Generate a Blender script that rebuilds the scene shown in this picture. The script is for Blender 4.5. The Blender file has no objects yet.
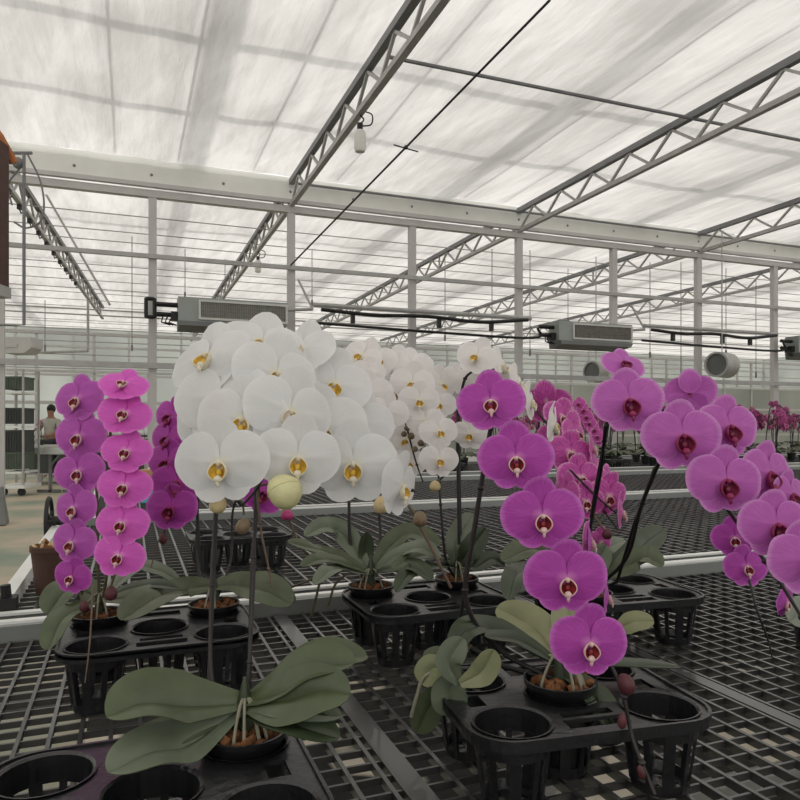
import bpy, math, random
from mathutils import Vector, Matrix, Euler, noise
PI = math.pi
random.seed(7)
sc = bpy.context.scene
COL = sc.collection
H = 1.30                      # eye height
F = 700.0                     # focal length in pixels of the 800 px frame
HOR = 425.0                   # horizon row
ANG = math.atan2(.3611, .9325)
BM = Matrix.Rotation(ANG, 4, 'Z')        # building frame: x along the partition wall, y away from it
BT = .82                      # bench top height
DW = 10.6                     # distance of the post row


def P(x, y, Z):
    return Vector(((x - 400) / F * Z, Z, H - (y - HOR) / F * Z))


def PH(x, y, h):
    """point at pixel x, y on the horizontal plane of height h"""
    return P(x, y, (H - h) * F / (y - HOR))


def G(t, d, z=0):
    return BM @ Vector((t, d, z))


def toB(p):
    return BM.inverted() @ p


def lin(c):
    return tuple((v / 255 / 12.92 if v / 255 <= .04045 else ((v / 255 + .055) / 1.055) ** 2.4) for v in c)


# ---------------------------------------------------------------- materials
MATS = {}


def mat(name, rgb, rough=.5, metal=0, var=.12, scale=8, trans=0, bump=0, bscale=60, stretch=None, spec=.5, coat=0):
    m = bpy.data.materials.new(name)
    m.use_nodes = True
    nt = m.node_tree
    N = nt.nodes
    L = nt.links
    b = N['Principled BSDF']
    out = N['Material Output']
    tc = N.new('ShaderNodeTexCoord')
    mp = N.new('ShaderNodeMapping')
    L.new(tc.outputs['Object'], mp.inputs[0])
    if stretch:
        mp.inputs['Scale'].default_value = stretch
    nz = N.new('ShaderNodeTexNoise')
    nz.inputs['Scale'].default_value = scale
    nz.inputs['Detail'].default_value = 5
    L.new(mp.outputs[0], nz.inputs[0])
    r = N.new('ShaderNodeValToRGB')
    c = lin(rgb)
    r.color_ramp.elements[0].position = .3
    r.color_ramp.elements[1].position = .7
    r.color_ramp.elements[0].color = (*[v * (1 - var) for v in c], 1)
    r.color_ramp.elements[1].color = (*[min(1, v * (1 + var)) for v in c], 1)
    L.new(nz.outputs['Fac'], r.inputs[0])
    L.new(r.outputs[0], b.inputs['Base Color'])
    b.inputs['Roughness'].default_value = rough
    b.inputs['Metallic'].default_value = metal
    b.inputs['Specular IOR Level'].default_value = spec
    b.inputs['Coat Weight'].default_value = coat
    if bump:
        n2 = N.new('ShaderNodeTexNoise')
        n2.inputs['Scale'].default_value = bscale
        n2.inputs['Detail'].default_value = 4
        L.new(mp.outputs[0], n2.inputs[0])
        bp = N.new('ShaderNodeBump')
        bp.inputs['Strength'].default_value = bump
        bp.inputs['Distance'].default_value = .01
        L.new(n2.outputs['Fac'], bp.inputs['Height'])
        L.new(bp.outputs[0], b.inputs['Normal'])
    if trans:
        t = N.new('ShaderNodeBsdfTranslucent')
        L.new(r.outputs[0], t.inputs[0])
        mx = N.new('ShaderNodeMixShader')
        mx.inputs[0].default_value = trans
        L.new(b.outputs[0], mx.inputs[1])
        L.new(t.outputs[0], mx.inputs[2])
        L.new(mx.outputs[0], out.inputs['Surface'])
    MATS[name] = m
    return m


def petal_mat(name, mid, edge, heart, vein=.12, trans=.27):
    """petal colour runs from heart through blade to rim, with fine veins (flower unit coordinates)"""
    m = bpy.data.materials.new(name)
    m.use_nodes = True
    nt = m.node_tree
    N = nt.nodes
    L = nt.links
    b = N['Principled BSDF']
    out = N['Material Output']
    uv = N.new('ShaderNodeUVMap')
    uv.uv_map = 'petal'
    sp = N.new('ShaderNodeSeparateXYZ')
    L.new(uv.outputs[0], sp.inputs[0])
    r = N.new('ShaderNodeValToRGB')
    e = r.color_ramp.elements
    e[0].position = .06
    e[0].color = (*lin(heart), 1)
    e[1].position = 1
    e[1].color = (*lin(edge), 1)
    a = e.new(.28)
    a.color = (*lin(mid), 1)
    a = e.new(.86)
    a.color = (*lin(mid), 1)
    L.new(sp.outputs[0], r.inputs[0])
    mp = N.new('ShaderNodeMapping')
    mp.inputs['Scale'].default_value = (1.2, 26, 1)
    L.new(uv.outputs[0], mp.inputs[0])
    nz = N.new('ShaderNodeTexNoise')
    nz.inputs['Scale'].default_value = 2.2
    nz.inputs['Detail'].default_value = 3
    L.new(mp.outputs[0], nz.inputs[0])
    mr = N.new('ShaderNodeMapRange')
    mr.inputs[1].default_value = .35
    mr.inputs[2].default_value = .65
    mr.inputs[3].default_value = 1 - vein
    mr.inputs[4].default_value = 1 + vein * .6
    L.new(nz.outputs['Fac'], mr.inputs[0])
    hsv = N.new('ShaderNodeHueSaturation')
    L.new(mr.outputs[0], hsv.inputs['Value'])
    L.new(r.outputs[0], hsv.inputs['Color'])
    L.new(hsv.outputs[0], b.inputs['Base Color'])
    b.inputs['Roughness'].default_value = .55
    b.inputs['Specular IOR Level'].default_value = .3
    b.inputs['Sheen Weight'].default_value = .15
    t = N.new('ShaderNodeBsdfTranslucent')
    L.new(hsv.outputs[0], t.inputs[0])
    mx = N.new('ShaderNodeMixShader')
    mx.inputs[0].default_value = trans
    L.new(b.outputs[0], mx.inputs[1])
    L.new(t.outputs[0], mx.inputs[2])
    L.new(mx.outputs[0], out.inputs['Surface'])
    MATS[name] = m
    return m


mat('galv', (176, 175, 173), .55, .25, .10, 6)
mat('galv_dark', (128, 128, 130), .55, .3, .10, 6)
mat('post', (196, 194, 192), .6, 0, .05, 3)
mat('rail', (205, 208, 205), .38, .55, .06, 5)
mat('rail_face_shaded', (150, 153, 150), .4, .5, .08, 4)  # darker copy of the rail aluminium, shade of the side put into the colour
mat('alu', (238, 239, 236), .45, .15, .05, 4)
mat('plastic', (26, 27, 30), .30, 0, .18, 14, spec=.8, bump=.15, bscale=90)
mat('mesh_plastic', (54, 54, 54), .30, 0, .12, 5, spec=1.0, coat=.3)
mat('mesh_plastic_far', (58, 58, 58), .33, 0, .12, 5, spec=1.0, coat=.3)
mat('rubber', (22, 22, 24), .5, 0, .2, 10)
mat('heater', (150, 156, 152), .5, .2, .07, 4)
mat('heater_dark', (104, 106, 105), .55, .2, .1, 4)
mat('heater_frame', (205, 205, 200), .5, 0, .04, 4)
mat('fins', (132, 127, 121), .6, .3, .2, 20)
mat('bark', (120, 78, 45), .85, 0, .5, 60, bump=.6, bscale=40)
mat('bark_pale', (196, 170, 128), .8, 0, .3, 40, bump=.4)
mat('terracotta', (74, 48, 38), .7, 0, .15, 12)
mat('brown_panel', (74, 44, 34), .6, 0, .15, 6, stretch=(1, 1, 6))
mat('orange', (176, 104, 46), .55, 0, .15, 10)
mat('white_plastic', (226, 226, 220), .4, 0, .03, 5)
mat('leaf', (78, 88, 60), .42, 0, .16, 30, trans=.06, coat=.15)
mat('leaf_dark', (54, 66, 44), .42, 0, .16, 30, trans=.05, coat=.15)
mat('leaf_pale', (146, 150, 112), .5, 0, .10, 30, trans=.14)
mat('leaf_grey', (104, 114, 94), .45, 0, .12, 30, trans=.06, coat=.1)
mat('stem', (40, 34, 34), .5, 0, .3, 60)
mat('stem_green', (92, 84, 58), .5, 0, .25, 60)
mat('stem_brown', (104, 84, 72), .55, 0, .25, 60)
mat('stake', (26, 26, 28), .45, 0, .15, 30)
mat('root', (138, 136, 116), .7, 0, .15, 60)
mat('bud_cream', (216, 196, 150), .5, 0, .12, 90, trans=.15)
mat('bud_green', (230, 226, 176), .5, 0, .10, 60, trans=.2)
mat('bud_red', (92, 44, 50), .5, 0, .25, 90, trans=.1)
mat('bud_pink', (196, 66, 128), .5, 0, .15, 90, trans=.15)
mat('bud_olive', (126, 108, 84), .5, 0, .25, 90)
mat('lip_cream', (240, 205, 200), .5, 0, .08, 12, trans=.2)
mat('lip_core', (138, 40, 46), .5, 0, .5, 22)
mat('lip_mag', (146, 36, 88), .45, 0, .22, 14, trans=.1)
mat('lip_mag_core', (118, 28, 62), .45, 0, .3, 20)
mat('lip_white', (246, 240, 220), .5, 0, .05, 12, trans=.3)
mat('lip_yellow', (228, 184, 70), .5, 0, .35, 16)
mat('cardboard', (196, 150, 112), .8, 0, .06, 6)
mat('blue', (90, 175, 205), .5, 0, .08, 6)
mat('crate', (62, 66, 64), .6, 0, .12, 10)
mat('crate_green', (88, 98, 86), .6, 0, .12, 10)
mat('skin', (150, 112, 92), .6, 0, .05, 5)
mat('shirt', (168, 166, 156), .8, 0, .1, 12)
mat('trousers', (52, 52, 58), .8, 0, .1, 12)
mat('hair', (28, 24, 22), .7, 0, .2, 20)
mat('wood_pale', (188, 170, 140), .7, 0, .1, 8)
mat('concrete_pale', (120, 122, 120), .9, 0, .1, 8)
mat('far_flower', (196, 96, 158), .6, 0, .25, 40, trans=.25)
mat('far_flower_b', (214, 140, 176), .6, 0, .2, 40, trans=.25)
mat('far_flower_w', (232, 226, 222), .6, 0, .05, 40, trans=.25)

petal_mat('petal_white', (240, 240, 240), (244, 244, 244), (240, 238, 222), .02, .30)
petal_mat('petal_white_far', (246, 242, 240), (248, 246, 246), (246, 240, 220), .03, .30)
petal_mat('petal_deep', (192, 78, 184), (212, 124, 208), (218, 136, 204), .14)
petal_mat('petal_mid', (204, 110, 198), (224, 158, 220), (212, 118, 196), .10)
petal_mat('petal_hot', (236, 106, 214), (242, 136, 224), (246, 170, 232), .10)
petal_mat('petal_left', (198, 94, 192), (214, 124, 208), (220, 140, 212), .12)
petal_mat('petal_dark', (186, 72, 176), (206, 110, 198), (190, 70, 170), .15)
petal_mat('petal_speckle', (212, 92, 182), (238, 170, 216), (246, 200, 220), .35)


def film_mat():
    m = bpy.data.materials.new('white_film')
    m.use_nodes = True
    nt = m.node_tree
    N = nt.nodes
    L = nt.links
    for n in list(N):
        if n.type == 'BSDF_PRINCIPLED':
            N.remove(n)
    out = N['Material Output']
    tc = N.new('ShaderNodeTexCoord')

    def nz(scale, st, det=4, rough=.5, rot=0):
        mp = N.new('ShaderNodeMapping')
        mp.inputs['Scale'].default_value = st
        mr = N.new('ShaderNodeMapping')
        mr.inputs['Rotation'].default_value = (0, 0, rot - ANG)
        L.new(tc.outputs['Object'], mr.inputs[0])
        L.new(mr.outputs[0], mp.inputs[0])
        n = N.new('ShaderNodeTexNoise')
        n.inputs['Scale'].default_value = scale
        n.inputs['Detail'].default_value = det
        n.inputs['Roughness'].default_value = rough
        n.inputs['Distortion'].default_value = .4
        L.new(mp.outputs[0], n.inputs[0])
        return n
    streak = nz(1.5, (4.0, .35, 1), 6, .7)                 # folds that run along the bay
    streak2 = nz(1.3, (2.2, .45, 1), 4, .65, -.22)
    patch = nz(.55, (1, .8, 1), 3)
    ad = N.new('ShaderNodeMath')
    ad.operation = 'ADD'
    L.new(streak.outputs['Fac'], ad.inputs[0])
    L.new(streak2.outputs['Fac'], ad.inputs[1])
    ad2 = N.new('ShaderNodeMath')
    ad2.operation = 'MULTIPLY_ADD'
    L.new(patch.outputs['Fac'], ad2.inputs[0])
    ad2.inputs[1].default_value = .8
    L.new(ad.outputs[0], ad2.inputs[2])
    r = N.new('ShaderNodeValToRGB')
    e = r.color_ramp.elements
    e[0].position = .42
    e[1].position = .58
    e[0].color = (.49, .478, .46, 1)
    e[1].color = (.66, .645, .625, 1)
    dv = N.new('ShaderNodeMath')
    dv.operation = 'DIVIDE'
    dv.inputs[1].default_value = 2.8
    L.new(ad2.outputs[0], dv.inputs[0])
    L.new(dv.outputs[0], r.inputs[0])
    bp = N.new('ShaderNodeBump')
    bp.inputs['Strength'].default_value = .5
    bp.inputs['Distance'].default_value = .05
    L.new(ad.outputs[0], bp.inputs['Height'])
    t = N.new('ShaderNodeBsdfTranslucent')
    L.new(r.outputs[0], t.inputs[0])
    L.new(bp.outputs[0], t.inputs['Normal'])
    d = N.new('ShaderNodeBsdfDiffuse')
    d.inputs[0].default_value = (.8, .8, .78, 1)
    L.new(bp.outputs[0], d.inputs['Normal'])
    mx = N.new('ShaderNodeMixShader')
    mx.inputs[0].default_value = .80
    L.new(d.outputs[0], mx.inputs[1])
    L.new(t.outputs[0], mx.inputs[2])
    L.new(mx.outputs[0], out.inputs['Surface'])
    MATS['film'] = m


film_mat()


def glazing_mat():
    m = bpy.data.materials.new('milky_glazing')
    m.use_nodes = True
    nt = m.node_tree
    N = nt.nodes
    L = nt.links
    for n in list(N):
        if n.type == 'BSDF_PRINCIPLED':
            N.remove(n)
    out = N['Material Output']
    tc = N.new('ShaderNodeTexCoord')
    n = N.new('ShaderNodeTexNoise')
    n.inputs['Scale'].default_value = .35
    L.new(tc.outputs['Object'], n.inputs[0])
    r = N.new('ShaderNodeValToRGB')
    e = r.color_ramp.elements
    e[0].position = .35
    e[1].position = .65
    e[0].color = (.33, .345, .315, 1)
    e[1].color = (.50, .52, .475, 1)
    L.new(n.outputs['Fac'], r.inputs[0])
    t = N.new('ShaderNodeBsdfTranslucent')
    L.new(r.outputs[0], t.inputs[0])
    g = N.new('ShaderNodeBsdfGlossy')
    g.inputs['Roughness'].default_value = .3
    mx = N.new('ShaderNodeMixShader')
    mx.inputs[0].default_value = .06
    L.new(t.outputs[0], mx.inputs[1])
    L.new(g.outputs[0], mx.inputs[2])
    L.new(mx.outputs[0], out.inputs['Surface'])
    MATS['glazing'] = m


glazing_mat()


def floor_mat():
    m = mat('floor', (150, 148, 130), .55, 0, .1, .8)
    nt = m.node_tree
    r = [n for n in nt.nodes if n.type == 'VALTORGB'][0]
    e = r.color_ramp.elements
    e[0].position = .38
    e[0].color = (*lin((126, 140, 122)), 1)
    e[1].position = .62
    e[1].color = (*lin((186, 172, 150)), 1)


floor_mat()

# ---------------------------------------------------------------- mesh builder
MW = {}


class MB:
    def __init__(s, M=None):
        s.v = []
        s.f = []
        s.mi = []
        s.M = M or Matrix.Identity(4)
        s.uv = None

    def add(s, vs, fs, mi=0):
        k = len(s.v)
        s.v += [s.M @ Vector(p) for p in vs]
        s.f += [tuple(i + k for i in f) for f in fs]
        s.mi += [mi] * len(fs)

    def box(s, x0, x1, y0, y1, z0, z1, mi=0):
        s.add([(x0, y0, z0), (x1, y0, z0), (x1, y1, z0), (x0, y1, z0), (x0, y0, z1), (x1, y0, z1), (x1, y1, z1), (x0, y1, z1)],
              [(0, 3, 2, 1), (4, 5, 6, 7), (0, 1, 5, 4), (1, 2, 6, 5), (2, 3, 7, 6), (3, 0, 4, 7)], mi)

    def prism(s, poly, z0, z1, mi=0):
        n = len(poly)
        s.add([(x, y, z0) for x, y in poly] + [(x, y, z1) for x, y in poly],
              [tuple(range(n - 1, -1, -1)), tuple(range(n, 2 * n))] + [(i, (i + 1) % n, n + (i + 1) % n, n + i) for i in range(n)], mi)

    def bar(s, a, b, w, h=None, mi=0, up=(0, 0, 1)):
        """rectangular bar from a to b"""
        h = h or w
        a = Vector(a)
        b = Vector(b)
        t = (b - a).normalized()
        u = Vector(up)
        if abs(t.dot(u)) > .98:
            u = Vector((1, 0, 0))
        sd = t.cross(u).normalized() * w / 2
        u = sd.normalized().cross(t) * h / 2
        vs = [a - sd - u, a + sd - u, a + sd + u, a - sd + u, b - sd - u, b + sd - u, b + sd + u, b - sd + u]
        s.add(vs, [(0, 1, 2, 3), (7, 6, 5, 4), (0, 4, 5, 1), (1, 5, 6, 2), (2, 6, 7, 3), (3, 7, 4, 0)], mi)

    def tube(s, pts, r, n=8, mi=0, cap=True):
        pts = [Vector(p) for p in pts]
        rs = r if isinstance(r, (list, tuple)) else [r] * len(pts)
        vs = []
        u = None
        for i, p in enumerate(pts):
            t = (pts[min(i + 1, len(pts) - 1)] - pts[max(i - 1, 0)]).normalized()
            if u is None:
                u = t.orthogonal().normalized()
            else:
                u = (u - t * u.dot(t)).normalized()
            w = t.cross(u)
            for k in range(n):
                a = 2 * PI * k / n
                vs.append(p + (u * math.cos(a) + w * math.sin(a)) * rs[i])
        fs = []
        for i in range(len(pts) - 1):
            for k in range(n):
                fs.append((i * n + k, i * n + (k + 1) % n, (i + 1) * n + (k + 1) % n, (i + 1) * n + k))
        if cap:
            fs.append(tuple(range(n - 1, -1, -1)))
            fs.append(tuple(range((len(pts) - 1) * n, len(pts) * n)))
        s.add(vs, fs, mi)

    def lathe(s, prof, n=24, c=(0, 0, 0), mi=0, sx=1, sy=1):
        vs = []
        for r, z in prof:
            for k in range(n):
                a = 2 * PI * k / n
                vs.append((c[0] + r * math.cos(a) * sx, c[1] + r * math.sin(a) * sy, c[2] + z))
        fs = []
        for i in range(len(prof) - 1):
            for k in range(n):
                fs.append((i * n + k, i * n + (k + 1) % n, (i + 1) * n + (k + 1) % n, (i + 1) * n + k))
        s.add(vs, fs, mi)

    def ell(s, c, r, M=None, mi=0, nu=12, nv=8, taper=0):
        vs = []
        fs = []
        c = Vector(c)
        for j in range(nv + 1):
            ph = PI * j / nv
            for k in range(nu):
                a = 2 * PI * k / nu
                tz = math.cos(ph)
                q = 1 - taper * tz
                p = Vector((r[0] * math.sin(ph) * math.cos(a) * q, r[1] * math.sin(ph) * math.sin(a) * q, r[2] * tz))
                if M:
                    p = M @ p
                vs.append(c + p)
        for j in range(nv):
            for k in range(nu):
                fs.append((j * nu + k, (j + 1) * nu + k, (j + 1) * nu + (k + 1) % nu, j * nu + (k + 1) % nu))
        s.add(vs, fs, mi)

    def mesh(s, name, mats, inv=None, smooth=False):
        me = bpy.data.meshes.new(name)
        v = [inv @ p for p in s.v] if inv else s.v
        me.from_pydata([tuple(p) for p in v], [], s.f)
        for m in (mats if isinstance(mats, (list, tuple)) else [mats]):
            me.materials.append(MATS[m])
        me.polygons.foreach_set('material_index', s.mi)
        if s.uv:
            l = me.uv_layers.new(name='petal')
            for lp in me.loops:
                l.data[lp.index].uv = s.uv[lp.vertex_index]
        if smooth:
            me.polygons.foreach_set('use_smooth', [True] * len(me.polygons))
            try:
                me.set_sharp_from_angle(angle=math.radians(50))
            except Exception:
                pass
        me.update()
        return me

    def build(s, name, mats, parent=None, smooth=False, label=None):
        if parent is not None:
            inv = MW[parent.name].inverted()
            o = bpy.data.objects.new(name, s.mesh(name, mats, inv, smooth))
            o.parent = parent
            MW[o.name] = MW[parent.name].copy()
        else:
            lo = [min(p[i] for p in s.v) for i in range(3)]
            hi = [max(p[i] for p in s.v) for i in range(3)]
            M = Matrix.Translation(((lo[0] + hi[0]) / 2, (lo[1] + hi[1]) / 2, lo[2]))
            o = bpy.data.objects.new(name, s.mesh(name, mats, M.inverted(), smooth))
            o.location = M.translation
            MW[o.name] = M
        COL.objects.link(o)
        if label:
            o['label'] = label
        return o


def tag(o, label, cat, group=None, kind=None):
    o['label'] = label
    o['category'] = cat
    if group:
        o['group'] = group
    if kind:
        o['kind'] = kind
    return o


def struct(o):
    o['kind'] = 'structure'
    return o


def thing(name, label, cat, loc=(0, 0, 0), rz=0, group=None):
    o = bpy.data.objects.new(name, None)
    o.empty_display_size = .05
    o.location = loc
    o.rotation_euler = (0, 0, rz)
    COL.objects.link(o)
    MW[o.name] = Matrix.Translation(loc) @ Matrix.Rotation(rz, 4, 'Z')
    tag(o, label, cat, group)
    return o


def put(name, me, parent, M, label=None):
    """link shared mesh data as a part, M in world space"""
    o = bpy.data.objects.new(name, me)
    o.parent = parent
    o.matrix_basis = MW[parent.name].inverted() @ M
    COL.objects.link(o)
    MW[o.name] = M.copy()
    if label:
        o['label'] = label
    return o


def kids(o):
    return [c for c in bpy.data.objects if c.parent == o]


def smoothpts(pts, k=6):
    pts = [Vector(p) for p in pts]
    if len(pts) < 3:
        return pts
    out = []
    q = [pts[0] * 2 - pts[1]] + pts + [pts[-1] * 2 - pts[-2]]
    for i in range(1, len(q) - 2):
        a, b, c, d = q[i - 1:i + 3]
        for j in range(k):
            t = j / k
            out.append(.5 * ((2 * b) + (c - a) * t + (2 * a - 5 * b + 4 * c - d) * t * t + (3 * b - a - 3 * c + d) * t ** 3))
    out.append(pts[-1])
    return out


# ================================================================ SETTING
def bb(*a):
    m = MB(BM)
    m.box(*a)
    return m


HC = H + 3.80     # film height
T0, T1 = -16, 34
m = MB(BM)
m.add([(T0, -8, 0), (T1, -8, 0), (T1, 31, 0), (T0, 31, 0)], [(0, 1, 2, 3)])
struct(m.build('floor', 'floor'))


def film(name, d0, d1):
    m = MB(BM)
    nx = 200
    ny = int((d1 - d0) * 4)
    vs = []
    for j in range(ny + 1):
        for i in range(nx + 1):
            x = T0 + (T1 - T0) * i / nx
            y = d0 + (d1 - d0) * j / ny
            sag = .015 * math.cos(2 * PI * (x - 2.3) / 4.0)
            z = HC - .03 + sag + .03 * noise.noise(Vector((x * 2.2, y * .5, 0)))
            vs.append((x, y, z))
    m.add(vs, [(j * (nx + 1) + i, j * (nx + 1) + i + 1, (j + 1) * (nx + 1) + i + 1, (j + 1) * (nx + 1) + i) for j in range(ny) for i in range(nx)])
    return struct(m.build(name, 'film', smooth=True))


film('ceiling', -6, DW - .06)
film('ceiling', DW + .1, 30)

# shade under the benches painted as a dark sheet, with pale concrete-coloured patches
gm = mat('bench_shade', (30, 31, 30), .8, 0, .2, 12)
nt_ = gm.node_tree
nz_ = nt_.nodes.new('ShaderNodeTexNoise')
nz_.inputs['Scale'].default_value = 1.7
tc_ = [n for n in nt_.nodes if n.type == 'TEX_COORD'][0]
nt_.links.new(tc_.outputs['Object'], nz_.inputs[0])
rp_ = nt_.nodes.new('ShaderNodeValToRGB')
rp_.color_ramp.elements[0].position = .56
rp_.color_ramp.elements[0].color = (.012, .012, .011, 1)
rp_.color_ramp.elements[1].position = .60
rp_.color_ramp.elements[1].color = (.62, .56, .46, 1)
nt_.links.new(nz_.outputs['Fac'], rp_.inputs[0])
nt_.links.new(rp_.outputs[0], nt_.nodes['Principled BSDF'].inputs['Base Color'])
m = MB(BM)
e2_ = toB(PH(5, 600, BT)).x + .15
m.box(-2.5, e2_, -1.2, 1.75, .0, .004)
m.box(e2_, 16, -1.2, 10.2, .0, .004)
struct(m.build('floor', 'bench_shade'))

# roof frame above the film: gutters along the bays, purlins across (their shade falls on the film)
for i, t in enumerate((-7.4, -3.4, .6, 4.6, 8.6, 12.6, 16.6, 20.6)):
    m = MB(BM)
    m.prism([(t - .14, -6), (t + .14, -6), (t + .14, 30), (t - .14, 30)], HC + .5, HC + .62)
    struct(m.build('trim_roof_gutter', 'galv'))
for d in (-2.5, 1.2, 3.6, 6.9, 8.6, 14, 17.5, 21, 25):
    m = MB(BM)
    m.box(T0, T1, d - .07, d + .07, HC + .38, HC + .44)
    struct(m.build('trim_purlin', 'galv'))

for px_, py_ in ((107, 70), (189, 70), (680, 40), (770, 35), (455, 30), (300, 60)):
    z_ = HC + .05
    q_ = toB(P(px_, py_, (z_ - H) * F / (HOR - py_)))
    m = MB(BM)
    m.box(q_.x - .012, q_.x + .012, -6, DW - .2, z_, z_ + .02)
    struct(m.build('trim_film_line', 'galv_dark'))

# partition line: white band, eave beam, mid rail, lower rail
m = MB(BM)
m.box(T0, T1, DW - .03, DW + .03, H + 3.42, HC - .02)
struct(m.build('wall_partition_band', 'white_plastic'))
m = MB(BM)
m.box(T0, T1, DW - .10, DW - .031, H + 3.37, H + 3.43)
m.box(T0, T1, DW - .06, DW + .05, H + 3.24, H + 3.34)
struct(m.build('trim_eave_beam', 'post'))
m = MB(BM)
m.box(T0, T1, DW - .106, DW - .051, H + 2.36, H + 2.42)
o = tag(m.build('cross_rail', 'galv'), 'long light grey rail crossing the white posts above the heaters', 'rail')
m = MB(BM)
m.box(T0, T1, DW - .12, DW - .051, H + .80, H + .88)
o = tag(m.build('cross_rail', 'galv'), 'long light grey rail crossing the posts just above the blossoms', 'rail')
m = MB(BM)
for k in range(30):
    t = -8 + k * 1.0 + .3
    m.ell((t, DW - .033, H + 3.56), (.022, .012, .022), nu=8, nv=4)
struct(m.build('trim_rivets', 'galv_dark'))

PT = [2.315 + 2 * (k - 2) for k in range(-1, 13)]
names = ['', 'with a grey concrete footing at the left frame edge', 'beside the left heater, rising behind the left pink orchid',
         'behind the large white orchid, just right of the left heater', 'between the two ceiling heaters above the white orchids',
         'left of the second heater where the long truss lands', 'just right of the second heater', 'above the right pink orchid where the right truss lands',
         'near the right frame edge', 'beyond the right frame edge', '', '', '', '']
for k, t in enumerate(PT):
    if k < 1 or k > 9:
        continue
    if k == 1:
        t = -1.60
    r = thing('steel_post', 'white square steel post ' + names[k], 'post', G(t, DW), ANG, 'white posts along the partition line')
    m = MB(BM)
    m.box(t - .055, t + .055, DW - .05, DW + .05, .001, H + 3.24)
    m.build('shaft', 'post', r)
    m = MB(BM)
    m.box(t - .09, t + .09, DW - .09, DW + .09, .001, .012)
    for sx in (-1, 1):
        for sy in (-1, 1):
            m.lathe([(.012, .012), (.012, .03), (0, .03)], 6, (t + sx * .074, DW + sy * .074, 0))
    m.build('base_plate', 'galv', r)
    if k == 1:
        m = MB(BM)
        m.add([(t - .25, DW - .35, .013), (t + .12, DW - .35, .013), (t + .12, DW - .06, .013), (t - .25, DW - .06, .013),
               (t - .12, DW - .16, .48), (t + .05, DW - .16, .48), (t + .05, DW - .06, .48), (t - .12, DW - .06, .48)],
              [(0, 3, 2, 1), (4, 5, 6, 7), (0, 1, 5, 4), (1, 2, 6, 5), (2, 3, 7, 6), (3, 0, 4, 7)])
        m.build('footing', 'concrete_pale', r)

# low unseen curb added behind and beside the viewer to block low light
for nme, (xa, xb, ya, yb) in (('light_block_back', (T0, T1, -6.1, -6.0)), ('light_block_left', (T0 - .1, T0, -6.0, 30)), ('light_block_right', (T1, T1 + .1, -6.0, 30))):
    m = MB(BM)
    m.box(xa, xb, ya, yb, 0, .95)
    struct(m.build(nme, 'concrete_pale'))

# trusses -------------------------------------------------------------
ZB, ZT = H + 3.36, H + 3.72
mw = {}


def truss(t, d0, d1, label, skew=0, pitch=.8):
    M = Matrix.Translation(G(t, d0, 0)) @ Matrix.Rotation(ANG + skew, 4, 'Z')
    r = thing('roof_truss', label, 'truss', G(t, d0, ZB), ANG + skew, 'lattice trusses under the film')
    L = d1 - d0
    m = MB(M)
    m.box(-.04, .04, 0, L, ZT - .05, ZT + .03)
    m.build('top_chord', 'galv_dark', r)
    m = MB(M)
    m.box(-.035, .035, 0, L, ZB - .03, ZB + .03)
    m.build('bottom_chord', 'galv', r)
    n = int(L / pitch)
    for key, a, b in (('up', (0, 0, ZB + .03), (0, pitch * .5, ZT - .05)), ('dn', (0, pitch * .5, ZT - .05), (0, pitch, ZB + .03))):
        if key not in mw:
            q = MB()
            q.bar(a, b, .032, .032, up=(1, 0, 0))
            mw[key] = q.mesh('web_bar', 'galv')
    for i in range(n):
        for key in ('up', 'dn'):
            put('web_bar', mw[key], r, M @ Matrix.Translation((0, i * pitch, 0)))
    m = MB(M)
    m.bar((0, 3.2, ZB), (0, 3.2, ZT), .03)
    m.build('vertical_bar', 'galv', r)
    return r


tt = [2.315, 6.3, 10.32]
nm = ['at the top centre with a white lamp hung below', 'longest, crossing the ceiling to the right frame edge',
      'at the right edge, lowest on the near side']
for t, n in zip(tt, nm):
    truss(t, -1.5, DW, 'grey lattice roof truss ' + n)
fn = ['starting above the left heater beyond the posts', 'landing between the two heaters beyond the posts', 'passing above the second heater beyond the posts',
      'lowest on the right, beyond the posts']
for t, n in zip([2.315, 6.3, 10.32, 14.32], fn):
    truss(t, DW + .1, 29, 'distant grey lattice truss ' + n)
truss(-1.62, DW + .1, 24, 'distant grey lattice truss at the left edge, with black hooks', skew=-.064)

# small black hooks on the left truss
for i in range(10):
    d = DW + .5 + i * .75
    p = Matrix.Translation(G(-1.62, DW + .1, 0)) @ Matrix.Rotation(ANG - .064, 4, 'Z') @ Vector((.0, d - DW, ZB - .031))
    m = MB(Matrix.Translation(p))
    m.box(-.03, .03, -.03, .03, -.07, 0)
    m.tube([(0, 0, -.07), (.02, 0, -.13), (.06, 0, -.1)], .012, 6)
    tag(m.build('cable_hook', 'rubber'), 'small black hook under the distant lattice truss at the left edge', 'hook', 'black hooks under the left truss')

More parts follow.
